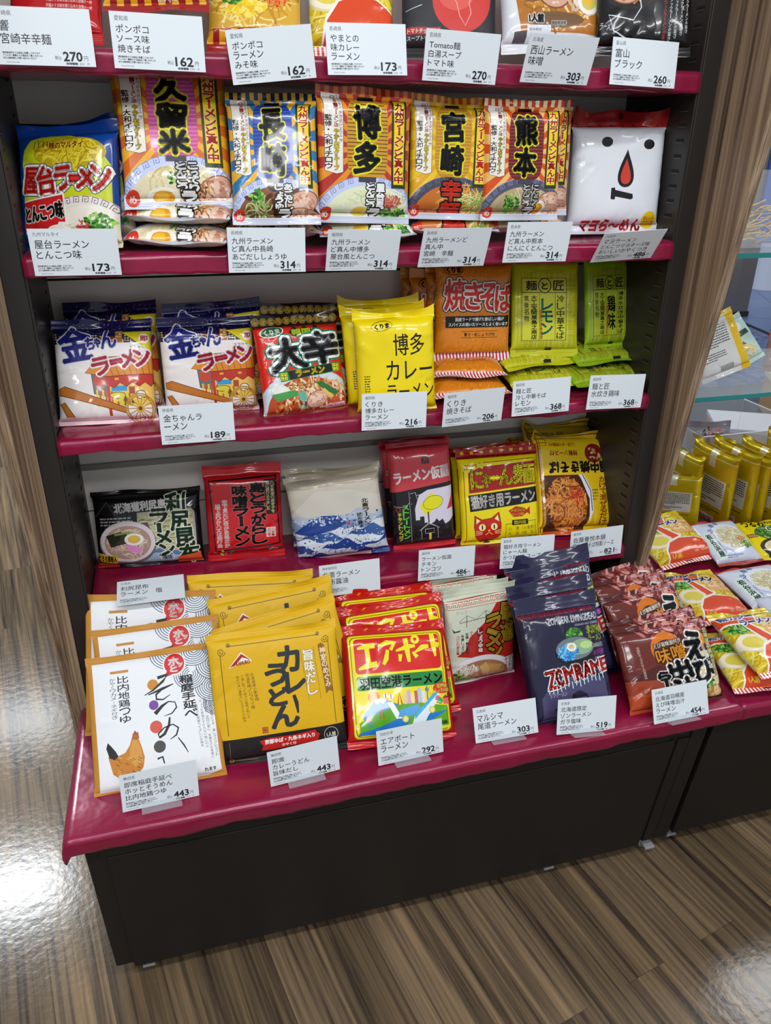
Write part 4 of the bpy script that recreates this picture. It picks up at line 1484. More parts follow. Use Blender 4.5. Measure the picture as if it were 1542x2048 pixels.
def d_inaka(a):
    a.r('e3bd16', 0, 0, 100, 100)
    a.line('7a2412', [(3, 2), (97, 2), (97, 98), (3, 98)], 1.4, True)
    a.keyline('8a3a18', 4, 14, 4, 92, 26, 3.2, .7)
    a.keyline('8a3a18', 94, 30, 94, 82, 18, 3.2, .7)
    for cx, cy in ((9, 8), (88, 8)):
        a.frame('8a4a18', cx - 4, cy - 5, cx + 4, cy + 5, .9)
        a.line('8a4a18', [(cx - 6, cy - 2), (cx + 6, cy - 2)], .9)
        a.line('8a4a18', [(cx - 6, cy + 2), (cx + 6, cy + 2)], .9)
    a.e('8a1c14', 74, 21, 12, 9.5)
    a.bits(74, 21, 8, 6, 12, ['c89a60', 'e0c490', '6a1410'], 3)
    a.t('特製ソース付', 16, 18, 52, 23, '9a4a18', .4, rot=180)
    a.t('2人前・ゆで時間4分', 16, 10, 50, 14, '8a4a18', .2, rot=180)
    a.t('稲中焼きそば', 14, 29, 94, 40, '1b1710', 1.2, rot=180)
    a.p('4a2412', [(6, 42), (50, 42), (62, 54), (66, 76), (56, 96), (6, 97)])
    a.p('e6e8ee', [(52, 42), (58, 42), (68, 58), (68, 78), (62, 88), (64, 66)])
    a.line('3a4a8a', [(56, 42), (66, 58), (66.5, 78)], 1.2)
    a.noodles(33, 70, 28, 27, 170, ['c8742a', 'a8541c', 'e09a44', '8a4014', 'd8863a'], 1.7, 11, .6)
    a.bits(48, 62, 8, 9, 40, ['c8402a', 'e06a44', 'a82a1a'], 3.5, 's')
    a.v('かけて混ぜるだけ', 79, 44, 89, 92, '9a3a18', .4, slant=-3)
    a.lines(68, 56, 76, 68, 4, '7a6a20')
    a.p('c8541a', [(6, 96), (56, 95), (50, 100), (6, 100)])

def d_somen(a):
    a.r('c58a35', 0, 0, 100, 100)
    a.p('eceff1', [(4.5, 5), (95, 4.5), (97, 95), (86, 97.5), (4.5, 97.5)])
    # overlapping wave lines in the top right corner
    for cx, cy, rr, t0, t1 in ((98, 46, 10, 150, 265), (96, 33, 13, 120, 290), (80, 22, 13, 20, 200), (64, 3, 15, 0, 200), (99, 16, 14, 90, 290), (84, 4, 14, 20, 210), (99, 2, 9, 80, 200)):
        a.e('eceff1', cx, cy, rr, rr / a.asp * .9)
        for i in range(7):
            r = rr * (1 - i / 7.5)
            a.line('55677e', a.ell(cx, cy, r, r / a.asp * .9, 0, t0 - 60, t1 + 60, n=26), .62, dz=.05)
    a.p('c58a35', [(95, 4.5), (100, 4), (100, 100), (97, 100), (97, 95)])
    a.r('c58a35', 0, 0, 100, 4.6)
    a.e('f4f2ee', 68, 13, 9)
    a.e('d02c30', 68, 12.6, 8)
    a.p('d02c30', [(62, 17), (60, 22), (67, 20)])
    a.t('ホ', 63.5, 8, 71.5, 14, 'f8f2ee', .7)
    a.t('ッ', 71, 12.5, 74.5, 15.5, 'f8f2ee', .5)
    a.t('と', 64.5, 14.5, 70, 18.5, 'f8f2ee', .6)
    a.r('c58a35', 18, 12, 32, 14)
    a.v('比内地鶏つゆ', 23, 16, 31.5, 51, '2b2b2d', .15)
    a.v('かやくワカメ・ネギ付き', 17, 17, 21.5, 47, '3b3b3d', 0)
    a.v('稲庭手延べ', 71, 22, 81, 54, '2b2b2d', .35, slant=2)
    K = '2a2826'
    # brush lettering
    a.e('cf8a2e', 50, 26, 4.2)
    a.e('7d4aa0', 49.5, 41, 3.7)
    a.e('d85a4a', 50, 57, 4.8)
    a.e('4f4d4b', 51.5, 71.5, 4.6)
    a.stroke(K, [(54, 21.5), (62, 20), (58, 24.5), (50, 30), (43, 33)], [2.6, 2.8, 2.0, 1.3, .6])
    a.stroke(K, [(46, 33), (57, 30), (66, 27.5)], [.8, 2.2, .7])
    a.stroke(K, [(59, 29), (52, 33.5), (52, 37), (57, 38), (63, 35)], [1.0, 1.6, 1.6, 1.1, .5])
    a.stroke(K, [(50, 47.5), (56, 42.5), (61, 40), (66, 41), (67, 45), (63, 49), (57, 50)], [3.2, 2.2, 1, .9, 1.2, 1.0, .4])
    a.stroke(K, [(61, 51.5), (60, 57), (56, 63), (52, 65), (51, 62.5), (56, 58.5), (63, 57), (67, 60), (65, 65), (60, 67.5)], [1.4, 2.0, 2.2, 2.0, 1.2, 1.0, 1.0, 1.4, 1.3, .5])
    a.stroke(K, [(66, 67), (70, 73), (73, 79)], [.7, 1.2, .5])
    a.stroke(K, [(49, 80), (53, 79), (54, 84)], [1.5, 1.5, 1])
    for i, tx in enumerate(('こんな時に是非どうぞ、優しさのプレゼント', 'お酒の後に、翌日の朝に、受験生のお夜食に', 'ちょっと体調がすぐれない時に……', 'ご年配のご両親へやさしいお味を')):
        n = len(tx)
        a.v(tx, 92 - i * 3.6, 40 + i * 1.0, 94.2 - i * 3.6, 40 + i + n * 2.25, '3a3a3c', 0, res=1, slant=2)
    # rooster
    a.p('c9812c', [(12, 73), (18, 74), (25, 72), (29, 67), (31, 61.5), (35.5, 62), (38, 70), (39.5, 77), (38, 84), (32, 90), (22, 91), (15, 86)])
    a.p('23211f', [(13, 74), (11, 67), (12.5, 63), (15, 66), (18, 70), (20, 74), (17, 76)])
    a.p('d89a48', [(29, 69), (32, 63), (35, 64), (37.5, 72), (38, 80), (32, 83), (28, 77)])
    for k in range(26):
        x, y = a.rng.uniform(15, 36), a.rng.uniform(73, 88)
        a.line(a.rng.choice(['8a4f16', 'e0b064', 'a86a22']), [(x, y), (x + 2.5, y + 1.4)], .6, dz=.1)
    a.p('b06a2a', [(31, 63), (31.5, 59.5), (33.5, 58.5), (36, 59.5), (36.5, 63), (34, 64)])
    a.p('b0482a', [(32, 59.5), (33.5, 57), (35, 59), (36, 58), (36, 60.5)])
    a.line('8a4f16', [(24, 90), (24, 96)], .8)
    a.line('8a4f16', [(29, 89), (30, 95)], .8)
    a.t('れます', 84, 92, 93, 94.5, '5a4a20', .2)

def d_udon(a):
    a.r('e1b214', 0, 0, 100, 100)
    a.r('1d1b1c', 0, 79, 100, 100)
    k = '5a4410'
    a.line(k, [(9, 76), (9, 15)], .5)
    a.line(k, [(14, 9.5), (86, 9.5)], .5)
    a.line(k, [(93, 14), (93, 78)], .5)
    def curl(cx, cy, r, s):
        a.line(k, [(cx + s * r * (1 - t / 22) * math.cos(t * .6), cy + r / a.asp * (1 - t / 22) * math.sin(t * .6)) for t in range(20)], .5)
    curl(10, 13, 3.2, 1)
    curl(16, 8.5, 1.6, 1)
    curl(91, 13, 3.2, -1)
    curl(85, 8.5, 1.6, -1)
    a.p('f2ead8', [(14, 26), (25, 14.5), (33, 22), (24, 22.5)])
    a.p('a82c22', [(15.5, 25), (25, 15.8), (31.5, 21), (25.5, 18.5), (19.5, 24)])
    a.t('KANURO', 20.5, 21.3, 31, 24, '8a2a1c', .2, rot=-4)
    for ch, x0, x1, y0, y1 in (('カ', 53, 69, 15, 34), ('レ', 57, 72, 35, 50), ('う', 42, 58, 27, 43), ('ど', 43, 59, 45, 58), ('ん', 43, 64, 59, 75)):
        a.t(ch, x0, y0, x1, y1, '33363a', 1.5)
    a.stroke('2c2c2e', [(62, 52), (63.5, 58), (64, 66)], [2.6, 3.2, 1.4])
    a.v('旨味だし', 72.5, 19, 80, 54, 'f0ecdc', .5, [('8a6a14', .3)], slant=1)
    a.line('a07a10', [(70.5, 18), (73.5, 58)], .35)
    a.line('a07a10', [(81, 18), (83, 58)], .35)
    a.p('9a6420', [(84.5, 17), (87, 15.5), (89.5, 17.5), (93, 54), (90, 52.5), (87.5, 55)])
    a.v('神室のめぐみ', 85.4, 19, 89.6, 50, 'f2e4c0', .2, slant=2.5)
    for i, tx in enumerate(('北海道産小麦使用', '低温乾燥ノンフライ麺', '丁寧に取った出汁の旨味が利いた', '味わい深い濃厚カレースープの旨み')):
        x = 30 - i * 3.6
        a.v(tx, x, 31 + (i > 1) * .8, x + (2.9 if i < 2 else 2.3), 31 + len(tx) * (2.7 if i < 2 else 2.25), '4a3c12', 0, res=1, slant=2)
    a.r('a8402a', 35, 73, 39.5, 77.5)
    a.frame('e1b214', 36, 74, 38.5, 76.5, .4)
    pts = [(32, 83), (40, 81.6), (60, 82), (76, 80.6), (77, 83), (79, 84), (77, 89.5), (60, 90), (40, 91), (33, 90.5), (34.5, 87)]
    a.p('c8241f', pts)
    a.t('京都ゆば・九条ネギ入り', 36, 82.7, 75, 86, 'f4eeea', .3)
    a.t('かやく付', 49, 87.2, 60, 89.6, 'f4eeea', .1)
    a.line('c8c4b8', a.ell(88, 86, 5.5), .4, True)
    a.t('1人前', 84.5, 84.5, 91.5, 88, 'd8d4c8', .2)
    a.line('8a6a20', [(9, 81), (9, 96), (30, 97)], .4)
    a.line('c09a30', [(10 + 1.6 * math.cos(t), 96 + 1.1 * math.sin(t)) for t in range(0, 7)], .4)

def d_airport(a):
    a.r('c81a16', 0, 0, 100, 100)
    for i in range(7):
        x = 12 + i * 13
        a.line('d8a83a', [(x - 2, 4.6), (x + 2, 3.2)], .6)
        a.line('d8a83a', [(x, 2.8), (x, 5.2)], .5)
    def rr(col, x0, y0, x1, y1, r):
        pts = []
        for cx, cy, t0 in ((x1 - r, y0 + r / a.asp, 270), (x1 - r, y1 - r / a.asp, 0), (x0 + r, y1 - r / a.asp, 90), (x0 + r, y0 + r / a.asp, 180)):
            pts += [(cx + r * math.cos((t0 + q) * D2R), cy + r / a.asp * math.sin((t0 + q) * D2R)) for q in (0, 30, 60, 90)]
        a.p(col, pts)
    rr('6a4a0c', 4.2, 8, 96.5, 93, 5)
    rr('f0e014', 4.8, 8.5, 96, 92.5, 5)
    rr('6a4a0c', 6.6, 10.4, 94.4, 91, 4.5)
    rr('f0e014', 7.2, 10.9, 93.8, 90.6, 4.5)
    rr('d81c16', 10, 12, 93, 41, 3.5)
    Y = 'f0e41a'
    # rounded bold katakana
    a.stroke(Y, [(13, 20), (20, 18.5), (30, 18)], [2, 4.6, 5])
    a.stroke(Y, [(22, 20), (23, 33)], [4.4, 4.4])
    a.stroke(Y, [(13, 37), (21, 34.5), (31, 33.5)], [2, 5, 5])
    a.stroke(Y, [(33, 19), (42, 16.5), (49, 17), (45, 23)], [2, 4.6, 5.2, 3])
    a.stroke(Y, [(42, 22.5), (40, 30), (37, 34.5)], [3, 4.6, 3])
    a.stroke(Y, [(50, 24), (62, 21), (69, 21)], [2, 4.6, 2.4])
    a.stroke(Y, [(60, 14), (61, 24), (62, 34)], [4.5, 5, 3])
    a.stroke(Y, [(54, 27), (53, 33)], [4, 2.4])
    a.stroke(Y, [(66, 26), (70, 30.5)], [2, 4])
    a.e(Y, 69.5, 15.5, 4.2)
    a.e('d81c16', 69.5, 15.5, 1.6)
    a.stroke(Y, [(68, 26.5), (76, 22.5), (82, 22)], [1.5, 4.8, 3.4])
    a.stroke(Y, [(86, 11.5), (87, 22), (88, 31)], [4.6, 5, 2])
    a.stroke(Y, [(87, 20), (92.5, 22)], [4, 4.5])
    rr('18863a', 10, 43, 93, 54.5, 2.5)
    a.t('羽田空港ラーメン', 13, 44.2, 92, 53.6, '10210f', .7)
    # landscape with a plane
    a.p('f0e014', [(9, 56), (94, 56), (94, 90), (9, 90)])
    a.p('f28a1e', a.ell(25, 60.5, 5.6, n=20))
    a.p('3a86d8', [(14, 74), (27, 62), (33, 61.5), (48, 68), (48, 76), (14, 82)])
    a.p('f4f6f6', [(25, 64), (27, 62), (33, 61.5), (37, 63.5), (33, 66), (30, 64.5), (28, 66.5)])
    a.p('58a81e', [(10, 80), (24, 74), (40, 70), (60, 66), (78, 70), (94, 72), (94, 88), (10, 90)])
    for x, h, c in ((53, 10, 'e8c8a0'), (56.5, 12, 'd8a8c8'), (60, 9, 'f0e0a0'), (63.5, 11, 'c85a5a'), (67, 13, 'a8c8e0'), (70.5, 10, 'f0d8e0')):
        a.r(c, x, 68 - h + 1, x + 3.1, 68, dz=.2)
    a.line('c02a2a', [(47, 68), (49, 58), (51, 68)], 1.2)
    a.line('2a8ac0', [(76, 54.8), (76, 67)], 1.2)
    a.e('2a8ac0', 76, 58, 2)
    a.p('f4f6f6', [(37, 66), (42, 65), (50, 79), (45, 80)])
    a.p('4aa0e0', [(46, 78), (49, 72), (66, 69), (68, 73), (60, 78)])
    a.p('1f78c8', [(9, 88), (30, 84), (46, 79), (58, 80), (50, 90), (9, 90)])
    a.p('1f78c8', [(66, 78), (94, 76), (80, 82), (64, 84)])
    a.p('e0eef4', [(58, 87), (62, 78), (74, 68), (82, 61), (86, 60.5), (88, 63), (82, 71), (74, 80), (68, 90), (56, 90)])
    a.p('4ab0e4', [(62, 78), (74, 68), (82, 61), (86, 60.5), (86, 62), (72, 73), (62, 81)])
    a.p('1c1c1c', [(84, 66), (89, 66.5), (87, 70), (84, 69)])
    for x, y in ((53, 80), (79, 74.5)):
        a.e('d8c84a', x, y, 3)
        a.e('f0e880', x, y, 2)
    for x, y, c in ((19, 78, 'e07a7a'), (20, 82, '3a9a7a'), (86, 66, 'e07a8a'), (88, 68, '3a9a4a')):
        a.e(c, x, y, 2.8)
    a.r('e86a5a', 91, 66, 97, 71)
    a.p('8a3a2a', [(90, 66), (94, 63.5), (98, 66)])
    a.line('c83020', [(29, 78), (31, 67), (33, 78)], 1)
    for x, y in ((36, 60), (41, 61)):
        a.e('f4f0ea', x, y, 2.4)
        a.r('e05a4a', x - .5, y - 2, x + .5, y + 2, dz=.2)
    for i in range(10):
        t = i * .628
        a.line('d88a1a', [(79.5 + 2 * math.cos(t), 59 + 2 * math.sin(t)), (79.5 + 4.4 * math.cos(t), 59 + 4 * math.sin(t))], .5, dz=.1)
    a.e('d8321c', 91, 57.5, 9, 4.6)
    a.t('江戸前', 86, 54.3, 96, 57.2, 'f4ea6a', .4)
    a.t('しょうゆ味', 84, 57.9, 97.5, 60.8, 'f4ea6a', .4)
    a.t('無添粉', 86, 84, 93, 87, '2a3a10', .2)

def d_onomichi(a):
    a.r('d3d8c2', 0, 0, 100, 100)
    a.keyline('b8382a', 5, 15, 97, 13, 12, 6.6, 1.0)
    a.line('b8382a', [(0, 11), (100, 9.4)], .6)
    a.line('b8382a', [(0, 18.8), (100, 17.2)], .6)
    a.t('クリマ', 12, 21, 28, 24, '8a9a98', 0)
    k = '3c4442'
    a.line(k, [(16, 33), (66, 30)], .7)
    a.line(k, [(26, 38), (27, 26)], .9)
    a.line(k, [(54, 36), (55, 24)], .9)
    a.line(k, [(16, 32), (27, 26), (40, 31.5), (55, 24), (66, 29)], .5)
    for i in range(10):
        a.line(k, [(18 + i * 4.8, 33), (18 + i * 4.8, 31)], .3, dz=.1)
    a.p(k, [(6, 38), (10, 41), (18, 40), (16, 42), (8, 42.5)])
    a.p('b92a22', [(12, 68), (24, 62), (30, 50), (56, 34), (70, 18), (100, 16), (100, 76), (70, 78), (40, 72)])
    a.p('d3d8c2', [(12, 68), (40, 72), (70, 78), (100, 76), (100, 80), (8, 80)])
    for i, tx in enumerate(('やさしいスープ', '若鶏・鰹と鯛骨', '有機しょうゆ', 'コシのある麺')):
        a.v(tx, 31 - i * 6.5, 43 + i, 35 - i * 6.5, 66, 'b8382a' if i in (0, 3) else '3a3a38', .2)
    a.r('7a1a1a', 42, 41, 50, 68)
    a.v('しょうゆ味', 43, 42, 49, 67, 'f0ece0', .4)
    for ch, x0, x1, y0, y1, r in (('尾', 74, 97, 20, 40, 8), ('道', 76, 99, 40, 60, -8), ('ラ', 56, 76, 29, 43, -12), ('ー', 56, 74, 46, 50, 25), ('メ', 55, 76, 50, 63, 10), ('ン', 58, 78, 63, 76, -6)):
        a.t(ch, x0, y0, x1, y1, 'b8922a', 1.7, [('1c160c', 1.6)], rot=r)
    a.bowl(46, 92, 50, 22, 'e8e6ea', 'a87a54', 'c8c4cc')
    a.noodles(46, 93, 40, 15, 50, ['c8a080', 'b08060', 'd8bca0'], 1.4, 9)
    a.noodles(24, 84, 20, 7, 50, ['eeece0', 'd8d4c4', 'f6f4ec'], 1.1, 6, .1)
    a.onion(18, 90, 14, 4, 50, 2.2)
    a.p('d8b070', [(44, 82), (54, 78), (60, 88), (50, 91)])
    a.p('c89a5a', [(56, 80), (78, 84), (74, 91), (60, 90)])
    a.bits(40, 97, 34, 3, 60, ['a85a44', 'c88068', '8a4434'], 3)
    a.v('かいりほんてん', 94, 74, 98, 94, '3a3a38', .2)
    a.v('コクがあって', 88, 76, 92, 94, '3a3a38', .2)
    a.v('あっさり', 82, 78, 86, 92, 'a8382a', .2)
    a.r('dfe2d2', 0, 97.5, 100, 100)

def d_zom(a):
    a.r('23213c', 0, 0, 100, 100)
    a.r('2c2a48', 0, 0, 100, 12)
    a.e('8f93a8', 48, 8.5, 2.6)
    a.keyline('a8282e', 3, 14, 97, 14, 15, 5, 1.0)
    a.t('ZOMBEAR LIVINGDEAD', 33, 17.5, 97, 23, 'e6e8ee', .35)
    a.t('HOKKAIDO ONLY 北海道限定', 66, 24.5, 97, 26.6, 'b8bac8', 0)
    a.p('4a466a', [(10, 78), (30, 66), (70, 64), (92, 70), (92, 100), (10, 100)])
    a.e('3d5a34', 63, 33, 11, 6)
    a.onion(63, 33, 10, 5.5, 60, 2)
    a.e('17161c', 62, 45.5, 27, 11.5)
    a.e('6f7a80', 61, 43.5, 24, 9)
    a.e('8fae88', 70, 43, 14, 6)
    a.noodles(52, 46, 15, 7, 90, ['2f8fd8', '58b4ea', '1f6ab8', '7fcdf2'], 1.2, 8, .7)
    a.egg(57, 42, 6, 3.2, 0, 'bfd0e0')
    a.e('b4d88a', 76, 42, 8, 3)
    a.t('北海道', 79, 27.5, 99, 34, 'cfe04a', .6)
    a.t('ラーメン', 80, 35, 99, 40, 'cfe04a', .4)
    a.t('熟成乾燥麺', 83, 42, 100, 45.2, 'e6e8ee', .3)
    a.t('ガラ塩味', 83, 47, 100, 51.2, 'd85ad0', .4)
    a.t('＜1食スープ付＞', 84, 52.5, 100, 55, 'e6e8ee', .1)
    for i, (ch, x0, x1) in enumerate((('Z', 19, 32), ('O', 31, 42), ('M', 42, 56), ('R', 56, 66), ('A', 66, 77), ('M', 77, 90), ('E', 90, 99))):
        a.t(ch, x0, 58 - i * .6, x1, 72 - i * 1.3, 'd2342c', 1.3, [('dff2f4', 1.2)], rot=-5)
    for i in range(15):
        x = 20 + i * 5
        a.line('cfeef2', [(x, 71 - i * .4), (x, 74 - i * .4 + a.rng.uniform(0, 3))], 1.0, dz=.1)
    a.t('ゾンラーメン', 20, 75, 41, 78.5, 'd8dae6', .3)
    a.p('1a1830', [(44, 100), (45, 83), (48, 78), (57, 76), (65, 79), (68, 84), (68, 100)])
    a.lines(48, 81, 65, 89, 4, '6a688a')
    a.line('14122a', [(30, 82), (33, 100)], 2.5)
    a.line('14122a', [(24, 88), (42, 85)], 2)
    a.r('17152b', 0, 96, 100, 100)

def d_ebi(a):
    a.r('50201c', 0, 0, 100, 100)
    a.p('6a2a22', [(0, 6), (60, 4), (60, 40), (0, 60)])
    a.bits(62, 10, 40, 10, 130, ['a8504a', 'c87870', '8a3430', '5a1a1c', 'd89a90'], 5, asp=.35)
    a.p('9a3f22', [(0, 62), (40, 66), (52, 100), (0, 100)])
    a.p('b84a24', [(0, 78), (34, 80), (40, 100), (0, 100)])
    a.e('d8761c', 47, 31, 17, 19)
    a.e('5e241c', 47, 38, 15, 17)
    a.p('d8761c', [(64, 30), (66, 60), (58, 66), (62, 48)])
    a.t('えび旨味油付き', 33, 23, 64, 28.5, 'f4ead8', .3, [('5a2a18', .7)], rot=-6)
    a.t('味噌', 34, 29.5, 66, 47, 'ee9a22', .5, [('2a120c', 1.2)], rot=-6)
    a.p('e08a1c', [(83, 22), (87, 17), (92, 22), (99, 21), (96, 27), (98, 31), (90, 33), (86, 37), (84, 30), (79, 31)])
    a.line('3a1a10', [(83, 22), (87, 17), (92, 22), (99, 21), (96, 27), (98, 31), (90, 33), (86, 37), (84, 30), (79, 31)], .7, True)
    a.e('d8c8a0', 88, 62, 14, 22)
    a.noodles(86, 62, 12, 18, 40, ['e0b060', 'c89040', 'f0d8a0'], 1.6, 7)
    a.onion(84, 76, 7, 5, 20, 3)
    B = [('f4f0e8', 1.6)]
    a.t('え', 66, 17, 90, 52, '17181c', 2.4, B, rot=4)
    a.t('び', 70, 50, 94, 76, '17181c', 2.4, B)
    a.t('出', 44, 48, 68, 68, '17181c', 2.2, B, rot=-6)
    a.t('汁', 46, 68, 70, 88, '17181c', 2.2, B, rot=-6)
    a.v('らーめん', 31, 57, 44, 97, '17181c', 1.2, [('f4f0e8', 1.1)], slant=3)
    a.v('北海道羽幌沖甘えび', 91, 14, 97, 70, 'd8cf9a', .4, [('1c1410', .6)], slant=2)
    a.v('北るもい漁協', 85, 34, 89, 62, 'e8e4e0', .2, slant=3)
    a.v('羽幌町キャラクター応援商品', 15, 25, 18, 62, 'd8b8a8', 0, res=1, slant=2)
    a.e('c8a060', 88, 88, 10, 6)
    a.bits(88, 88, 9, 5, 12, ['e0c080', 'a87a3a'], 4)

def d_yamato(a):
    a.r('dcbf22', 0, 0, 100, 100)
    a.noodles(50, 50, 75, 55, 130, ['e8d44a', 'c8a818', 'f0e070', 'b8960f'], 2.4, 9, .6)
    a.onion(20, 33, 18, 10, 120, 3.4)
    a.p('e6b070', [(50, 20), (96, 24), (96, 52), (62, 50)])
    a.p('f0cd98', [(56, 24), (92, 28), (88, 44), (66, 44)])
    a.bits(76, 36, 16, 9, 50, ['d8a060', 'f4dcb0', 'c88a48'], 3)
    a.p('f4f2ea', [(28, 26), (41, 23), (64, 56), (44, 62)])
    a.p('e2491f', [(31, 27), (39, 25), (60, 55), (46, 58)])
    a.p('f4f2ea', [(0, 8), (58, 6), (64, 14), (58, 27), (30, 29), (0, 27)])
    a.p('e2491f', [(0, 10), (56, 8), (61, 14), (56, 25), (30, 27), (0, 25)])
    for i, ch in enumerate('味カレー'):
        a.t(ch, 6 + i * 14, 10 + (ch == 'ー') * 4, 18 + i * 14, 20 - (ch == 'ー') * 3, '22368e', 1.2, [('f4f2ea', 1.5)], rot=-4)
    for i, ch in enumerate('ラーメン'):
        a.t(ch, 30 + i * 13, 23 + (ch == 'ー') * 3, 41 + i * 13, 31 - (ch == 'ー') * 3, '22368e', 1.0, [('f4f2ea', 1.5)], rot=-2)
    a.e('e0d2a0', 22, 58, 24, 14)
    a.e('f2ead0', 22, 57, 23, 13)
    a.e('e2cf52', 23, 57, 16, 9)
    pts = [(16, 100), (22, 78), (36, 64), (56, 59), (80, 63), (100, 72), (100, 100)]
    a.p('f4f2ea', [(x - 2, y - 2) for x, y in pts[:-1]] + [(102, 100)])
    a.p('dd4a20', pts)
    a.t('1人前', 24, 84, 40, 90, 'f2d83a', .5)
    a.t('（株）大和製麺', 64, 84, 92, 87.5, 'f0c8a8', .2)
    a.r('f2efec', 0, 93, 100, 100)
    for i in range(20):
        x = i * 5.2
        a.p('d8392a', [(x, 93), (x + 2.6, 93), (x + 3.6, 100), (x + 1, 100)], dz=.05)
    a.r('1c1714', 44, 93.5, 56, 96)

def d_hibiki(a):
    a.r('b5161c', 0, 0, 100, 100)
    a.e('e08a80', 40, 48, 14)
    a.e('f2e6dc', 46, 50, 8)
    a.noodles(40, 25, 34, 20, 60, ['d8502a', 'e8783a', 'c8341f'], 2, 9)
    for i in range(5):
        a.t('辛麺のうま味を閉じ込めた自慢の一杯', 42, 58 + i * 4.5, 92, 61 + i * 4.5, 'f0c8c0', .1, res=1)
    for i in range(6):
        a.line('e85a58', [(2, 91 + i * 1.4), (98, 91 + i * 1.4)], .4, dz=.1)

def d_pon(kind):
    def f(a):
        a.r('d8a838', 0, 0, 100, 100)
        a.noodles(50, 45, 58, 45, 170, ['e8c85a', 'c89028', 'f2dc88', 'b87a1c'], 1.9, 9, .5)
        if kind:
            a.bits(42, 70, 22, 8, 60, ['f0cf2c', 'e8b81c', 'f8e06a'], 4.2, asp=.8)
            a.onion(30, 60, 18, 9, 90, 3.2)
            a.bits(74, 62, 16, 8, 40, ['e0522a', 'c8381c', 'f07a48'], 5, 's')
        else:
            a.onion(60, 68, 24, 9, 70, 3)
            a.pork(26, 62, 18, 10, 10)
        a.r('9a1f22', 0, 86, 100, 100)
        for i in range(8):
            a.r('e6a822', i * 13, 86.5, i * 13 + 6.5, 94, dz=.1)
        a.t('ポンポコ', 52, 88, 70, 92, 'f4eee0', .4, rot=-3)
    return f

def d_tomato(a):
    a.r('2a2a2f', 0, 0, 100, 100)
    a.e('cf3a34', 62, 60, 31, 24)
    a.e('dc5a50', 56, 54, 20, 14)
    a.p('2f6a34', [(50, 34), (62, 40), (74, 34), (66, 42), (62, 46), (56, 42)])
    a.line('e8b0a8', [(50, 45), (52, 56), (57, 62), (60, 72), (66, 79), (72, 70), (70, 62), (76, 52)], .8)
    a.r('b8302a', 4, 80, 40, 85)
    a.t('トマトチップ付き', 5, 81, 39, 84.2, 'f4f0ea', .3)
    a.t('スープトマト味', 5, 86, 36, 89, 'e8e4e0', .2)
    a.stroke('d8d8dc', [(3, 68), (20, 64)], [.4, .8])
    a.r('222226', 0, 92, 100, 100)

def d_nishi(a):
    a.r('e2e4ea', 0, 0, 100, 100)
    a.p('b8742c', [(10, 0), (96, 0), (97, 88), (16, 86), (8, 40)])
    a.noodles(56, 50, 42, 38, 90, ['e0b060', 'c88a38', 'f0d498', 'a86a24'], 2.2, 9)
    a.pork(28, 50, 18, 15, 15)
    a.pork(50, 54, 18, 16, -10)
    a.noodles(70, 52, 16, 20, 26, ['e8dccc', 'd0b89c', 'f4ece0'], 3, 8)
    a.e('7a5a3a', 50, 78, 28, 6)
    a.egg(84, 64, 11, 10, 20, 'd8c860')
    a.e('282430', 48, 30, 6, 4)
    a.t('1人前', 24, 74, 38, 80, '1c1a1c', .6, [('f4f2ee', 1.0)])
    a.t('調理参考例', 46, 79, 60, 82, '6a6460', .1, [('f0eee8', .6)])
    a.r('dfe6ee', 22, 82, 45, 97)
    a.t('賞味期限', 24, 84, 36, 86, '5a5a60', 0)
    a.t('26.', 33, 90, 40, 94.5, '333338', .1)
    a.r('5a545c', 10, 86, 22, 92)

def d_toyama(a):
    a.r('141214', 0, 0, 100, 100)
    a.e('2a2220', 32, 44, 34, 24)
    a.noodles(32, 44, 30, 20, 60, ['a86a34', 'c88a50', '8a4a20'], 2, 8)
    a.pork(26, 52, 18, 12, 10)
    a.egg(46, 46, 9, 7)
    a.p('d8b86a', [(50, 52), (64, 46), (68, 56), (54, 60)])
    for p in ([(40, 50), (44, 66), (36, 76), (10, 72), (16, 84), (34, 90)], [(66, 36), (82, 42), (74, 30)]):
        a.line('e4ecf0', p, 1.1)
    for i in range(5):
        a.v('富山の濃い味ブラックラーメンの旨さ', 92 - i * 6, 30 + i * 2, 95 - i * 6, 84 + i * 2, 'd8dade' if i < 4 else 'c83a34', .1, res=1)
    a.t('ラーメン', 2, 78, 16, 83, 'c8ccd4', .3, rot=10)

def d_iya(a):
    a.r('cfd5e6', 0, 0, 100, 100)
    a.r('b8362a', 0, 0, 100, 5)
    a.r('a83a28', 0, 93, 100, 100)
    a.e('aebadd', 60, 46, 40, 33)
    a.e('e2e6ee', 60, 46, 38, 31)
    a.noodles(62, 48, 32, 27, 150, ['e0d8ae', 'c9bd88', 'efe9cc', 'b5a870'], 1.5, 10, .7)
    a.bits(80, 52, 9, 7, 40, ['c85a3a', 'e08a60'], 3, 's')
    a.onion(82, 66, 12, 8, 60, 2.8)
    for ch, x, y in (('祖', 30, 14), ('谷', 44, 9), ('ラ', 20, 27)):
        a.t(ch, x, y, x + 11, y + 8, '4a62a8', .6)
    a.p('d4e6d6', [(4, 34), (20, 32), (24, 90), (8, 90)])
    a.v('祖谷浜屋', 8, 36, 19, 86, '1f3a2c', .7, slant=3)
    a.lines(24, 84, 60, 90, 2, '4a5a90')
    a.v('徳島のご当地らーめん', 25, 34, 28.5, 80, '4a5a90', .1)

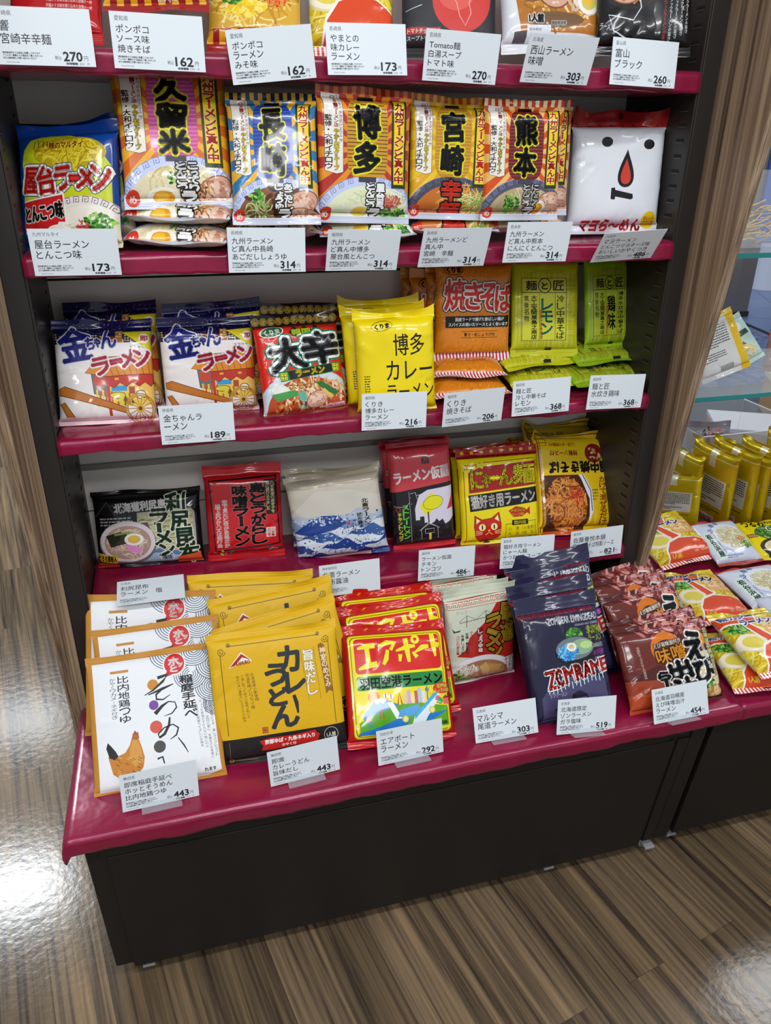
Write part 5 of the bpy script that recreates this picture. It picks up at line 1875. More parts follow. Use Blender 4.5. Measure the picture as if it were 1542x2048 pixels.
def d_tsurumi(a):
    a.r('e6d218', 0, 0, 100, 100)
    a.e('2c6a30', 62, 42, 36, 20)
    a.noodles(62, 42, 34, 18, 60, ['3f8a3a', '7ab85a', 'e6ece0', '1f5426'], 2, 8)
    a.t('つるみ', 14, 8, 60, 24, '1c1a12', 1.2)
    a.t('わかめ', 62, 8, 96, 18, '1c1a12', .6)
    a.e('2a2420', 60, 80, 46, 24)
    a.e('e6d8b8', 62, 80, 40, 19)
    a.noodles(62, 80, 36, 16, 70, ['f0e4c0', 'd8c48c', 'c8b070'], 1.6, 9)
    a.r('8a5a20', 8, 42, 26, 52)
    a.t('うどん', 10, 44, 24, 50, 'f0e8d0', .3)

def d_gold(a):
    a.r('cdb412', 0, 0, 100, 100)
    a.r('bca20e', 0, 0, 100, 9)
    a.r('efe08a', 0, 9.5, 100, 10.8)
    a.r('e9e4c8', 44, 3, 58, 22)
    a.p('e6e8de', [(8, 34), (88, 34), (86, 70), (10, 70)])
    a.lines(12, 36, 84, 58, 8, '3a3a34')
    a.lines(12, 61, 70, 67, 2, '3a3a34')
    a.lines(26, 74, 84, 80, 2, '5a4a0c')
    a.r('eceade', 24, 84, 72, 97)
    for i in range(16):
        a.r('26241e', 29 + i * 2.4, 87, 29 + i * 2.4 + (0.7 + (i * 7 % 5) * .25), 96, dz=.05)

# key: width, height, thickness, art, options
DES = {
    'hibiki': (.150, .209, .035, d_hibiki, dict(back='a01418', seed=2)),
    'ponpoko_soba': (.158, .215, .035, d_pon(0), dict(back='b89a70', seed=3)),
    'ponpoko_miso': (.150, .209, .035, d_pon(1), dict(back='b88a50', seed=4)),
    'yamato': (.145, .205, .035, d_yamato, dict(back='e8e2d2', seed=5)),
    'tomato': (.158, .208, .035, d_tomato, dict(back='2a2a2f', seed=6, finish=M_MATTE)),
    'nishiyama': (.175, .215, .038, d_nishi, dict(back='dcdce2', seed=7)),
    'toyama': (.160, .205, .035, d_toyama, dict(back='161416', seed=8)),
    'yatai': (.173, .193, .045, d_yatai, dict(back='0b3f8e', seed=9, sb=.04)),
    'kurume': (.173, .200, .032, kyushu('cf4f9a', 'e58abf', 'd86a1c', 'f0b02a', '久留米', ('こってり', 'とんこつ'), food_kurume, 10, body='e88a2c', soup='e8dcb8'), dict(back='e4dcd2', seed=10)),
    'nagasaki': (.150, .198, .032, kyushu('1f3f9e', '3f66c8', '2f7ab0', 'f0b83a', '長崎', ('あごだし', 'しょうゆ'), food_nagasaki, 11, body='e8a82a', soup='8a5a3a', top=('1c2450', 'd8b030')), dict(back='e4dcd2', seed=11)),
    'hakata': (.164, .203, .032, kyushu('cf9a34', '4a3414', 'b83a30', 'e8922c', '博多', ('屋台風', 'とんこつ'), food_hakata, 12, soup='e6ecc8', top=('a82c28', 'd8783a')), dict(back='e4dcd2', seed=12)),
    'miyazaki': (.148, .194, .032, kyushu('c08a24', 'e0b04a', 'e0a81c', 'f0c82c', '宮崎', None, food_miyazaki, 13, rim='4c4a5c', soup='c8702a', bigred='辛麺', top=('c8541c', 'e8b43a')), dict(back='e4dcd2', seed=13)),
    'kumamoto': (.146, .191, .032, kyushu('6a1f24', 'a0464a', 'd8541c', 'f0c070', '熊本', ('にんにく', 'とんこつ'), food_kumamoto, 14, rim='565462', soup='b8a47c', body='e0541c', top=('b83424', 'f0d8a0')), dict(back='e4dcd2', seed=14)),
    'mayo': (.183, .214, .045, d_mayo, dict(back='e4e8ee', seed=15, st=.13, wave=.014, corner=2.2)),
    'kin': (.172, .185, .042, d_kin, dict(back='e0dad6', seed=16, sb=.04, st=.10)),
    'okara': (.166, .188, .042, d_okara, dict(back='a8241c', seed=17, st=.115, sb=.03)),
    'curry': (.156, .185, .045, d_curry, dict(back='e6cc10', seed=18, st=.06, sb=.03, wave=.006, corner=5)),
    'ysoba': (.162, .206, .030, d_ysoba, dict(back='e2ddd6', seed=19)),
    'lemon': (.150, .210, .028, frameart('c3c51a', '25240c', 'レモン', '178a72', '冷し中華そば', ('大工宝関屋島之商店', '筑後名物'), ('b4b420', 'd2d238', 'c2c22c', 'dcdc58')), dict(back='b8b822', seed=20)),
    'tori': (.130, .208, .028, frameart('8fb41a', '1c240c', '鶏味', '16200c', '博多水炊き中華そば', ('大工宝関屋島之商店', '筑後名物'), ('8a9a1c', 'a2b02a', '97a622', 'b2bc40')), dict(back='a6c63a', seed=21)),
    'rishiri': (.221, .162, .045, d_rishiri, dict(back='171417', seed=22, st=.05, sb=.04)),
    'shima': (.164, .208, .038, d_shima, dict(back='a8161c', seed=23, st=.11)),
    'hokusai': (.202, .192, .042, d_wave, dict(back='c2c6cc', seed=24, st=.05, sb=.05, wave=.007)),
    'kamen': (.143, .240, .045, d_kamen, dict(back='a8202c', seed=25, st=.05, sb=.05, wave=.003, wr=.5)),
    'nyan': (.189, .217, .040, d_nyan, dict(back='c8b010', seed=26, st=.08, sb=.04)),
    'inaka': (.207, .238, .034, d_inaka, dict(back='c8a418', seed=27, st=.05, wave=.012)),
    'somen': (.229, .240, .020, d_somen, dict(back='c58a35', seed=28, st=.045, sb=.03, finish=M_MATTE, wave=.003, tailor=.02, wr=.6)),
    'udon': (.240, .246, .026, d_udon, dict(back='3a2f14', seed=29, st=.05, sb=.05, finish=M_MATTE, wave=.004, tailor=.02, wr=.7)),
    'airport': (.213, .231, .036, d_airport, dict(back='b81814', seed=30, st=.075, sb=.06, wave=.007, pu=8, pv=9)),
    'onomichi': (.165, .209, .034, d_onomichi, dict(back='c8ccb8', seed=31, st=.10, sb=.03)),
    'zom': (.176, .251, .032, d_zom, dict(back='23213c', seed=32, st=.12, sb=.05, wave=.006, wr=1.4)),
    'ebi': (.217, .182, .038, d_ebi, dict(back='50201c', seed=33, st=.06, sb=.05, wr=1.8, finish=M_FILM)),
    'iya': (.160, .195, .032, d_iya, dict(back='cfd0d8', seed=34, st=.05, sb=.07)),
    'tsurumi': (.165, .195, .030, d_tsurumi, dict(back='d8c418', seed=35, st=.04, sb=.05)),
    'gold': (.165, .215, .030, d_gold, dict(back='b8960e', seed=36, st=.03, sb=.03, finish=M_FOIL, wr=.8, tailor=.03, taper=.12)),
}
_made = {}
def design(k):
    if k not in _made:
        w, h, t, fn, op = DES[k]
        a = Art(h / w, op.get('seed', 1))
        fn(a)
        _made[k] = bag_meshes(k, w, h, t, a, **op)
    return _made[k]

def packet(k, loc, lean, roll, yaw, label, name='noodle_packet', group=None, w=None, h=None, cat='noodle packet'):
    e = empty(name)
    dw, dh = DES[k][0], DES[k][1]
    sx = (w / dw) if w else 1
    sz = (h / dh) if h else 1
    e.matrix_world = (Matrix.Translation(loc) @ Matrix.Rotation(yaw * D2R, 4, 'Z') @ Matrix.Rotation(-lean * D2R, 4, 'X')
                      @ Matrix.Rotation(roll * D2R, 4, 'Y') @ Matrix.Diagonal((sx, 1, sz, 1)))
    for nm, me in design(k).items():
        o = link(bpy.data.objects.new(nm, me))
        o.parent = e
    return tag(e, label, cat, group)
PACKETS = [
    ('hibiki', 0.0979, 0.0341, 1.6057, 36.9, -0.6, -6.3, 0.1298, 0.2092, 'red spicy noodle packet at the left end of the top shelf, above a price card'),
    ('ponpoko_soba', 0.2405, 0.0327, 1.6496, 43.1, -3.2, -11.3, 0.1518, 0.219, 'noodle packet with red and yellow striped lower seal on the top shelf'),
    ('ponpoko_miso', 0.3815, 0.0385, 1.6054, 30.3, -1.1, -12.6, 0.1469, 0.2086, 'noodle packet showing corn and green onion on the top shelf'),
    ('yamato', 0.5343, 0.0464, 1.6051, 24.9, -0.1, -12.1, 0.1387, 0.2078, 'orange and yellow curry ramen packet showing an egg half, standing on the top shelf'),
    ('tomato', 0.6969, 0.0411, 1.6062, 20.7, 0.1, -12.5, 0.1584, 0.2075, 'dark grey noodle packet with a big red tomato on the top shelf'),
    ('nishiyama', 0.892, 0.0574, 1.6208, 24.4, -0.9, -8.0, 0.1837, 0.2182, 'white ramen packet with pork slices, egg and date label on the top shelf'),
    ('toyama', 1.0307, 0.0071, 1.6176, 19.3, 0.5, -15.5, 0.1638, 0.2052, 'black ramen packet with white brush lines at the right end of the top shelf'),
    ('yatai', 0.0728, 0.0571, 1.3206, 18.3, -3.9, -25.4, 0.1734, 0.193, 'blue ramen packet with lime panel and red title, in full view at left'),
    ('kurume', 0.2469, 0.038, 1.3816, 17.4, -0.3, -4.2, 0.1729, 0.222, 'lantern ramen bag with pink lantern, standing upright in front on the second shelf'),
    ('nagasaki', 0.3961, -0.0049, 1.3595, 13.2, -0.4, -8.6, 0.1424, 0.1958, 'lantern ramen bag with blue lantern, standing upright on the second shelf'),
    ('hakata', 0.546, 0.0156, 1.3584, 4.4, 2.1, 5.1, 0.164, 0.2037, 'lantern ramen bag with tan lantern on red rays, standing upright on the second shelf'),
    ('miyazaki', 0.702, 0.031, 1.361, 6.6, 1.9, -1.8, 0.1479, 0.1938, 'lantern ramen bag with golden lantern and big red lettering, standing on the second shelf'),
    ('kumamoto', 0.8319, 0.0152, 1.3595, 4.9, 0.1, -3.5, 0.1456, 0.1912, 'lantern ramen bag with dark red lantern, standing upright in front on the second shelf'),
    ('mayo', 1.0594, 0.0799, 1.3266, 6.4, -0.6, -10.7, 0.1826, 0.2144, 'white bag with two eyes, red drop and mouth printed on it, in full view'),
    ('kin', 0.0853, 0.0684, 1.0202, 23.7, 1.6, -0.7, 0.1708, 0.1868, 'white and navy food cart ramen packet at the left end of the third shelf'),
    ('kin', 0.2699, 0.0882, 1.022, 11.2, 0.9, 0.6, 0.1739, 0.1739, 'white and navy food cart ramen packet, second from left, above the 189 card'),
    ('okara', 0.441, 0.0444, 1.0198, 21.2, 0.2, 7.3, 0.1664, 0.1869, 'red spicy ramen packet with big black title and gold coin border, in full view'),
    ('curry', 0.6125, 0.0213, 1.0187, 8.1, -1.9, -6.0, 0.1547, 0.1846, 'bright yellow curry ramen bag with thin black lettering, frontmost of three'),
    ('ysoba', 0.7933, 0.1059, 1.0838, 8.4, 0.9, -2.5, 0.1616, 0.2055, 'orange fried noodle bag with red title, standing upright in full view on the third shelf'),
    ('lemon', 0.956, 0.105, 1.0829, 16.6, 1.9, -0.8, 0.1529, 0.2105, 'yellow noodle bag with teal lettering in a black frame, standing on the third shelf'),
    ('tori', 1.1137, 0.12, 1.0843, 14.0, 0.1, 3.6, 0.1181, 0.2068, 'green noodle bag with black framed label, standing at the right end of the third shelf'),
    ('rishiri', 0.1181, 0.1628, 0.6712, 14.3, 0.4, -4.4, 0.2213, 0.1633, 'black wide ramen packet with noodle window at the left end of the fourth shelf'),
    ('shima', 0.315, 0.1426, 0.6708, 11.7, 1.4, -1.4, 0.1636, 0.2076, 'red ramen packet with black brush lettering and red seals on the fourth shelf'),
    ('hokusai', 0.5194, 0.0985, 0.6707, 5.5, -7.8, -12.7, 0.2019, 0.1924, 'pale bag with rolling blue waves, front one on the fourth shelf'),
    ('kamen', 0.7035, 0.0947, 0.6706, 12.8, -3.6, -8.0, 0.1411, 0.2407, 'red and black box-like ramen packet with yellow cloud, front one on the fourth shelf'),
    ('nyan', 0.8783, 0.0738, 0.6704, 19.4, -1.4, -5.7, 0.1887, 0.2169, 'yellow ramen packet with red cat face, front one on the fourth shelf'),
    ('inaka', 1.0683, 0.0674, 0.6703, 29.0, 6.5, 6.0, 0.2073, 0.2374, 'large yellow fried noodle bag with upside down lettering, in full view on the fourth shelf'),
    ('somen', 0.1086, -0.2559, 0.4549, 38.7, -1.0, -2.4, 0.2271, 0.2384, 'white and tan noodle pouch with rooster, frontmost of three on the low deck'),
    ('udon', 0.3284, -0.2426, 0.455, 25.0, -1.6, -4.0, 0.2386, 0.2435, 'yellow and black curry udon pouch, frontmost of four on the low deck'),
    ('airport', 0.5499, -0.2648, 0.4549, 40.9, 3.5, -1.1, 0.2129, 0.229, 'red and yellow ramen packet with plane and mountain, frontmost of four on the low deck'),
    ('onomichi', 0.7643, -0.119, 0.4551, 13.1, 2.1, 5.2, 0.1649, 0.209, 'pale green ramen packet with gold title and bridge, frontmost of three on the low deck'),
    ('zom', 0.9001, -0.29, 0.4547, 34.5, -2.7, -3.9, 0.1745, 0.2498, 'dark navy ramen bag with red dripping title and blue noodles, frontmost of four'),
    ('ebi', 1.1212, -0.3069, 0.4544, 40.6, 0.3, -0.3, 0.2193, 0.1742, 'maroon shrimp miso ramen bag with black brush letters, frontmost of five at the deck end'),
    ('yatai', 0.0962, 0.1016, 1.3215, 15.7, -9.1, -23.9, 0.1744, 0.1961, 'blue ramen packet hidden behind the lime panelled blue one'),
    ('kurume', 0.2448, 0.087, 1.3813, 14.6, -1.4, -4.0, 0.1741, 0.222, 'lantern ramen bag with pink lantern, hidden behind the upright front one'),
    ('kumamoto', 0.8712, 0.0602, 1.3643, 5.3, 0.2, -4.9, 0.1465, 0.1896, 'dark red lantern ramen bag peeking out behind the upright front one'),
    ('mayo', 1.0635, 0.1353, 1.3207, 6.4, -3.2, -6.3, 0.1808, 0.216, 'white bag with red top flap, tucked behind the white face bag'),
    ('kin', 0.102, 0.126, 1.0256, 19.7, -0.4, -3.9, 0.1654, 0.1995, 'navy topped food cart packet hidden behind the leftmost one on the third shelf'),
    ('kin', 0.2933, 0.125, 1.0271, 9.5, -2.0, -0.3, 0.1806, 0.1899, 'navy topped food cart packet hidden behind the one beside the red spicy packet'),
    ('okara', 0.4569, 0.0968, 1.0225, 19.0, 2.5, 5.5, 0.1675, 0.1924, 'red spicy ramen packet tucked behind the one with the black title in full view'),
    ('curry', 0.6061, 0.0639, 1.02, 6.1, -3.7, -9.1, 0.1621, 0.1846, 'bright yellow curry ramen bag, middle of the three standing in file'),
    ('curry', 0.6066, 0.1121, 1.022, 7.4, -1.9, -8.5, 0.1593, 0.189, 'bright yellow curry ramen bag, rearmost of the three against the back panel'),
    ('ysoba', 0.7862, 0.13, 1.055, 7.7, 0.1, -5.4, 0.1638, 0.2167, 'orange fried noodle bag, directly behind the upright front one'),
    ('ysoba', 0.7585, 0.158, 1.0304, 3.0, 0.5, -6.8, 0.1654, 0.2291, 'orange fried noodle bag, third in the file and mostly hidden'),
    ('ysoba', 0.7478, 0.186, 1.0293, 2.0, 0.4, -7.6, 0.1668, 0.2265, 'orange fried noodle bag, rearmost of the file touching the back panel'),
    ('hokusai', 0.5186, 0.1409, 0.6696, 3.5, -4.3, -12.3, 0.2061, 0.1915, 'pale wave bag tucked behind the front blue wave bag'),
    ('kamen', 0.7092, 0.1383, 0.669, 7.0, -5.3, -11.4, 0.1549, 0.238, 'red and black ramen packet half hidden behind the yellow cloud one'),
    ('nyan', 0.8787, 0.1093, 0.6683, 18.6, -2.4, -6.2, 0.1892, 0.2127, 'yellow and dark red ramen packet hidden behind the red cat face packet'),
    ('inaka', 1.0676, 0.1148, 0.6731, 26.7, 4.8, 7.5, 0.207, 0.2448, 'large yellow fried noodle bag, middle one behind the upside down lettered bag'),
    ('inaka', 1.0532, 0.1377, 0.668, 31.6, 2.2, 8.9, 0.207, 0.2327, 'large yellow fried noodle bag, rearmost one behind the upside down lettered bags'),
    ('somen', 0.1219, -0.1888, 0.4585, 35.4, -0.5, -0.9, 0.2311, 0.2474, 'white and tan noodle pouch, middle of the three at the left of the low deck'),
    ('somen', 0.0942, -0.1172, 0.4652, 30.2, 5.1, 0.1, 0.2438, 0.2632, 'white and tan noodle pouch, rearmost of the three at the left of the low deck'),
    ('udon', 0.3778, -0.194, 0.4562, 25.1, -9.2, -0.3, 0.2409, 0.2464, 'yellow curry udon pouch, second from the front of the file of four'),
    ('udon', 0.3635, -0.1351, 0.4607, 25.5, -6.0, -2.8, 0.246, 0.2576, 'yellow curry udon pouch, third from the front of the file of four'),
    ('udon', 0.2935, -0.0838, 0.4632, 24.8, 1.9, -4.9, 0.2494, 0.2638, 'yellow curry udon pouch, rearmost of the file of four'),
    ('airport', 0.5786, -0.2078, 0.4585, 37.1, -2.3, -2.8, 0.2178, 0.2379, 'red and yellow plane ramen packet, second from the front of the file'),
    ('airport', 0.5698, -0.1618, 0.4595, 37.7, 1.9, 0.6, 0.2123, 0.241, 'red and yellow plane ramen packet, third from the front of the file'),
    ('airport', 0.5755, -0.117, 0.4605, 37.4, 3.8, 5.1, 0.2087, 0.2439, 'red and yellow plane ramen packet, rearmost of the file of four'),
    ('onomichi', 0.7602, -0.0853, 0.4538, 8.3, -1.8, -0.1, 0.1689, 0.206, 'pale green ramen packet with red meander, middle of the file of three'),
    ('onomichi', 0.7528, -0.0419, 0.4544, 11.2, 1.7, 2.3, 0.1663, 0.2074, 'pale green ramen packet with red meander, rearmost of the file of three'),
    ('zom', 0.9138, -0.2403, 0.4563, 33.6, -5.3, -5.5, 0.1764, 0.2532, 'dark navy ramen bag with red meander, second from the front of the file'),
    ('zom', 0.9706, -0.1887, 0.4594, 33.0, -9.6, -2.7, 0.1764, 0.2611, 'dark navy ramen bag, third from the front and tilted down to the left'),
    ('zom', 0.9525, -0.1536, 0.4609, 28.8, -10.5, -14.5, 0.1891, 0.2643, 'dark navy ramen bag, rearmost of the file, leaning on the fourth shelf edge'),
    ('ebi', 1.138, -0.2697, 0.4543, 41.2, 0.1, 4.3, 0.218, 0.1724, 'maroon shrimp ramen bag, second from the front of the file of five'),
    ('ebi', 1.1616, -0.2025, 0.4591, 39.2, 1.8, 13.5, 0.2161, 0.1856, 'maroon shrimp ramen bag, third from the front of the file of five'),
    ('ebi', 1.1512, -0.159, 0.4612, 37.9, 4.6, 12.8, 0.2158, 0.1914, 'maroon shrimp ramen bag, fourth from the front of the file of five'),
    ('ebi', 1.1592, -0.1201, 0.4625, 37.3, -0.1, 14.7, 0.2162, 0.1943, 'maroon shrimp ramen bag, rearmost of the file of five by the wood fin'),
    ('kurume', 0.2321, 0.0102, 1.3693, 81.7, 7.8, -11.7, 0.1789, 0.2, 'pink lantern ramen bag lying flat, upper one beneath the upright pink lantern bag'),
    ('kurume', 0.2272, -0.0038, 1.3351, 81.8, 7.0, -13.5, 0.1705, 0.2, 'pink lantern ramen bag lying flat at the bottom, directly on the crimson cloth'),
    ('nagasaki', 0.3913, 0.0186, 1.3451, 82.0, 2.5, -4.6, 0.164, 0.1958, 'lantern ramen bag lying flat beneath the upright blue lantern bag'),
    ('hakata', 0.552, 0.0021, 1.3406, 82.0, 2.8, -1.2, 0.1672, 0.2037, 'lantern ramen bag lying flat beneath the upright tan lantern bag with red rays'),
    ('miyazaki', 0.7144, 0.0183, 1.3448, 82.0, 2.6, -2.2, 0.162, 0.1938, 'lantern ramen bag lying flat beneath the golden lantern bag with big red lettering'),
    ('kumamoto', 0.8601, 0.0206, 1.3454, 82.0, -1.6, 0.4, 0.1622, 0.1912, 'lantern ramen bag lying flat beneath the upright dark red lantern bag'),
    ('ysoba', 0.7702, 0.047, 1.0685, 82.0, 3.1, -5.4, 0.1497, 0.2055, 'orange noodle bag lying flat, upper of the two under the upright one'),
    ('ysoba', 0.769, 0.0188, 1.0363, 82.0, 1.0, -0.2, 0.1601, 0.2055, 'orange noodle bag lying flat, lower of the two on the crimson cloth'),
    ('lemon', 0.9535, 0.0791, 1.0717, 82.0, -2.3, 7.1, 0.192, 0.2105, 'yellow noodle bag lying flat, upper of the two under the teal lettered bag'),
    ('lemon', 0.9466, 0.045, 1.0383, 82.0, 1.4, 0.6, 0.1667, 0.2105, 'yellow noodle bag lying flat, lower of the two behind its price card'),
    ('tori', 1.1124, 0.0745, 1.0716, 81.9, -3.6, 1.1, 0.1887, 0.2068, 'green noodle bag lying flat, upper of two under the upright green one'),
    ('tori', 1.0953, 0.04, 1.0386, 81.9, -4.1, 2.3, 0.1939, 0.2068, 'green noodle bag lying flat, lower of two behind its price card'),
]
GROUPS = {'kurume': 'lantern ramen bags', 'nagasaki': 'lantern ramen bags', 'hakata': 'lantern ramen bags', 'miyazaki': 'lantern ramen bags', 'kumamoto': 'lantern ramen bags', 'yatai': 'blue ramen packets', 'mayo': 'white face bags', 'kin': 'food cart ramen packets', 'okara': 'red spicy packets', 'curry': 'yellow curry bags', 'ysoba': 'orange fried noodle bags', 'lemon': 'yellow noodle bags', 'tori': 'green noodle bags', 'hokusai': 'wave bags', 'kamen': 'red and black packets', 'nyan': 'cat face packets', 'inaka': 'large yellow bags', 'somen': 'white and tan pouches', 'udon': 'yellow curry udon pouches', 'airport': 'plane ramen packets', 'onomichi': 'pale green packets', 'zom': 'dark navy bags', 'ebi': 'maroon shrimp bags'}
CARDS = [
    (0.087, -0.0206, 1.5727, 3.2, -0.1, -2.6, ('宮崎県', ['響', '宮崎辛辛麺'], '270', '250'), 'white price card reading 270 on the top shelf edge, leftmost'),
    (0.2377, -0.021, 1.5718, 1.9, 0.7, 0.4, ('愛知県', ['ポンポコ', 'ソース味', '焼きそば'], '162', '150'), 'white price card reading 162 under the striped seal noodle packet'),
    (0.4018, -0.0207, 1.5623, -2.2, -6.1, 0.8, ('愛知県', ['ポンポコ', 'ラーメン', 'みそ味'], '162', '150'), 'white price card reading 162 under the corn noodle packet on the top shelf'),
    (0.545, -0.0208, 1.5745, 7.0, -1.4, 1.2, ('長崎県', ['やまとの', '味カレー', 'ラーメン'], '173', '160'), 'white price card reading 173 on the top shelf edge'),
    (0.6936, -0.0207, 1.5685, -7.7, 1.2, 3.4, ('宮崎県', ['Tomato麺', '白湯スープ', 'トマト味'], '270', '250'), 'white price card reading 270 under the tomato packet'),
    (0.858, -0.0207, 1.5715, -19.6, 0.4, 4.6, ('北海道', ['西山ラーメン', '味噌'], '303', '280'), 'white price card reading 303 on the top shelf edge'),
    (1.0221, -0.0209, 1.5716, 6.3, 1.5, 1.1, ('富山県', ['富山', 'ブラック'], '260', '240'), 'white price card reading 260 at the right of the top shelf edge'),
    (0.083, -0.0208, 1.2919, -6.0, 0.7, -0.7, ('九州マルタイ', ['屋台ラーメン', 'とんこつ味'], '173', '160'), 'white price card reading 173 under the blue lime panelled packet'),
    (0.3744, -0.0206, 1.2882, -1.1, 1.2, 1.6, ('長崎県', ['九州ラーメン', 'ど真ん中長崎', 'あごだししょうゆ'], '314', '290'), 'white price card reading 314 under the blue lantern bag'),
    (0.5325, -0.0206, 1.2866, -15.9, 1.5, 3.4, ('福岡県', ['九州ラーメン', 'ど真ん中博多', '屋台風とんこつ'], '314', '290'), 'white price card reading 314 under the tan lantern bag'),
    (0.6933, -0.0206, 1.2888, -20.2, 0.9, 4.4, ('宮崎県', ['九州ラーメンど', '真ん中', '宮崎\u3000辛麺'], '314', '290'), 'tilted price card reading 314 under the golden lantern bag'),
    (0.8517, -0.0208, 1.2922, -8.9, 0.6, 2.0, ('熊本県', ['九州ラーメン', 'ど真ん中熊本', 'にんにくとんこつ'], '314', '290'), 'white price card reading 314 under the dark red lantern bag'),
    (1.0263, -0.021, 1.2911, -38.0, -3.2, 2.5, ('大阪府', ['マヨラーメン', 'とんこつマヨネーズ味', 'おいしいかやくつき'], '486', '450'), 'strongly tilted price card reading 486 under the white face bag'),
    (0.237, -0.0206, 1.0036, 2.3, 0.5, -0.6, ('徳島県', ['金ちゃんラ', 'ーメン'], '189', '175'), 'white price card reading 189 below the food cart packets'),
    (0.5943, -0.0208, 0.9983, 4.0, 1.6, 0.5, ('福岡県', ['くりき', '博多カレー', 'ラーメン'], '216', '200'), 'white price card reading 216 before the yellow curry bag'),
    (0.7505, -0.0208, 0.9958, -6.4, -0.4, 4.4, ('福岡県', ['くりき', '焼きそば'], '206', '190'), 'white price card reading 206 before the orange fried noodle bags'),
    (0.8943, -0.0207, 1.0045, 3.7, -0.1, 2.8, ('福岡県', ['麺と匠', '冷し中華そば', 'レモン'], '368', '340'), 'white price card reading 368 under the yellow teal lettered bag'),
    (1.0562, -0.0208, 1.0028, 2.3, 2.5, 1.1, ('福岡県', ['麺と匠', '水炊き鶏味'], '368', '340'), 'white price card reading 368 under the green noodle bags'),
    (0.1179, -0.0195, 0.691, 78.7, 0.5, 0.4, ('北海道', ['利尻昆布', 'ラーメン\u3000塩'], '', ''), 'white price card lying on the fourth shelf before the black wide packet'),
    (0.5068, -0.0208, 0.6502, 8.0, 0.1, 0.9, ('美術館限定', ['北斎ラーメン', '昆布醤油'], '', ''), 'white price card under the blue wave bag'),
    (0.7133, -0.0207, 0.6556, 6.5, 2.6, 1.5, ('福岡県', ['ラーメン仮面', 'チキン', 'トンコツ'], '486', '450'), 'white price card under the red and black yellow cloud packet'),
    (0.8978, -0.0208, 0.6576, 9.6, 2.6, 0.1, ('愛知県', ['猫好き用ラーメン', 'にゃーん麺', 'かつおだしスープ'], '', ''), 'white price card under the red cat face packet'),
    (1.0638, -0.0207, 0.659, 3.4, -1.1, -1.2, ('秋田県', ['佐藤養悦本舗', '稲中焼きそば特製ソース'], '821', '760'), 'white price card reading 821 under the large yellow fried noodle bag'),
    (0.1084, -0.3009, 0.4592, 12.0, 2.7, 5.7, ('秋田県', ['即席稲庭手延べ', 'ホッとそうめん', '比内地鶏つゆ'], '443', '410'), 'white price card reading 443 before the rooster pouch'),
    (0.3568, -0.3057, 0.4591, 10.4, -1.1, 3.3, ('秋田県', ['即席', 'カレーうどん', '旨味だし'], '443', '410'), 'white price card reading 443 before the yellow and black udon pouch'),
    (0.5529, -0.3083, 0.4588, 13.1, -0.6, 1.1, ('羽田空港', ['エアポート', 'ラーメン'], '292', '270'), 'white price card reading 292 before the plane ramen packet'),
    (0.7464, -0.3031, 0.4589, 21.1, -2.4, -4.1, ('広島県', ['マルシマ', '尾道ラーメン'], '303', '280'), 'white price card reading 303 on the low deck'),
    (0.9005, -0.3267, 0.4583, 18.7, 6.1, 0.8, ('北海道', ['北海道限定', 'ゾンラーメン', 'ガラ塩味'], '519', '480'), 'white price card reading 519 before the dark navy bag'),
    (1.1038, -0.3411, 0.4581, 23.0, 0.3, 0.8, ('北海道', ['北海道羽幌産', 'えび味噌出汁', 'ラーメン'], '454', '420'), 'white price card reading 454 before the maroon shrimp bag'),
]
for row in PACKETS:
    k, x, y, z, le, ro, ya, w, h, lab = row
    packet(k, (x, y, z), le, ro, ya, lab, 'noodle_pouch' if k in ('somen', 'udon') else 'noodle_packet', GROUPS.get(k), w, h)

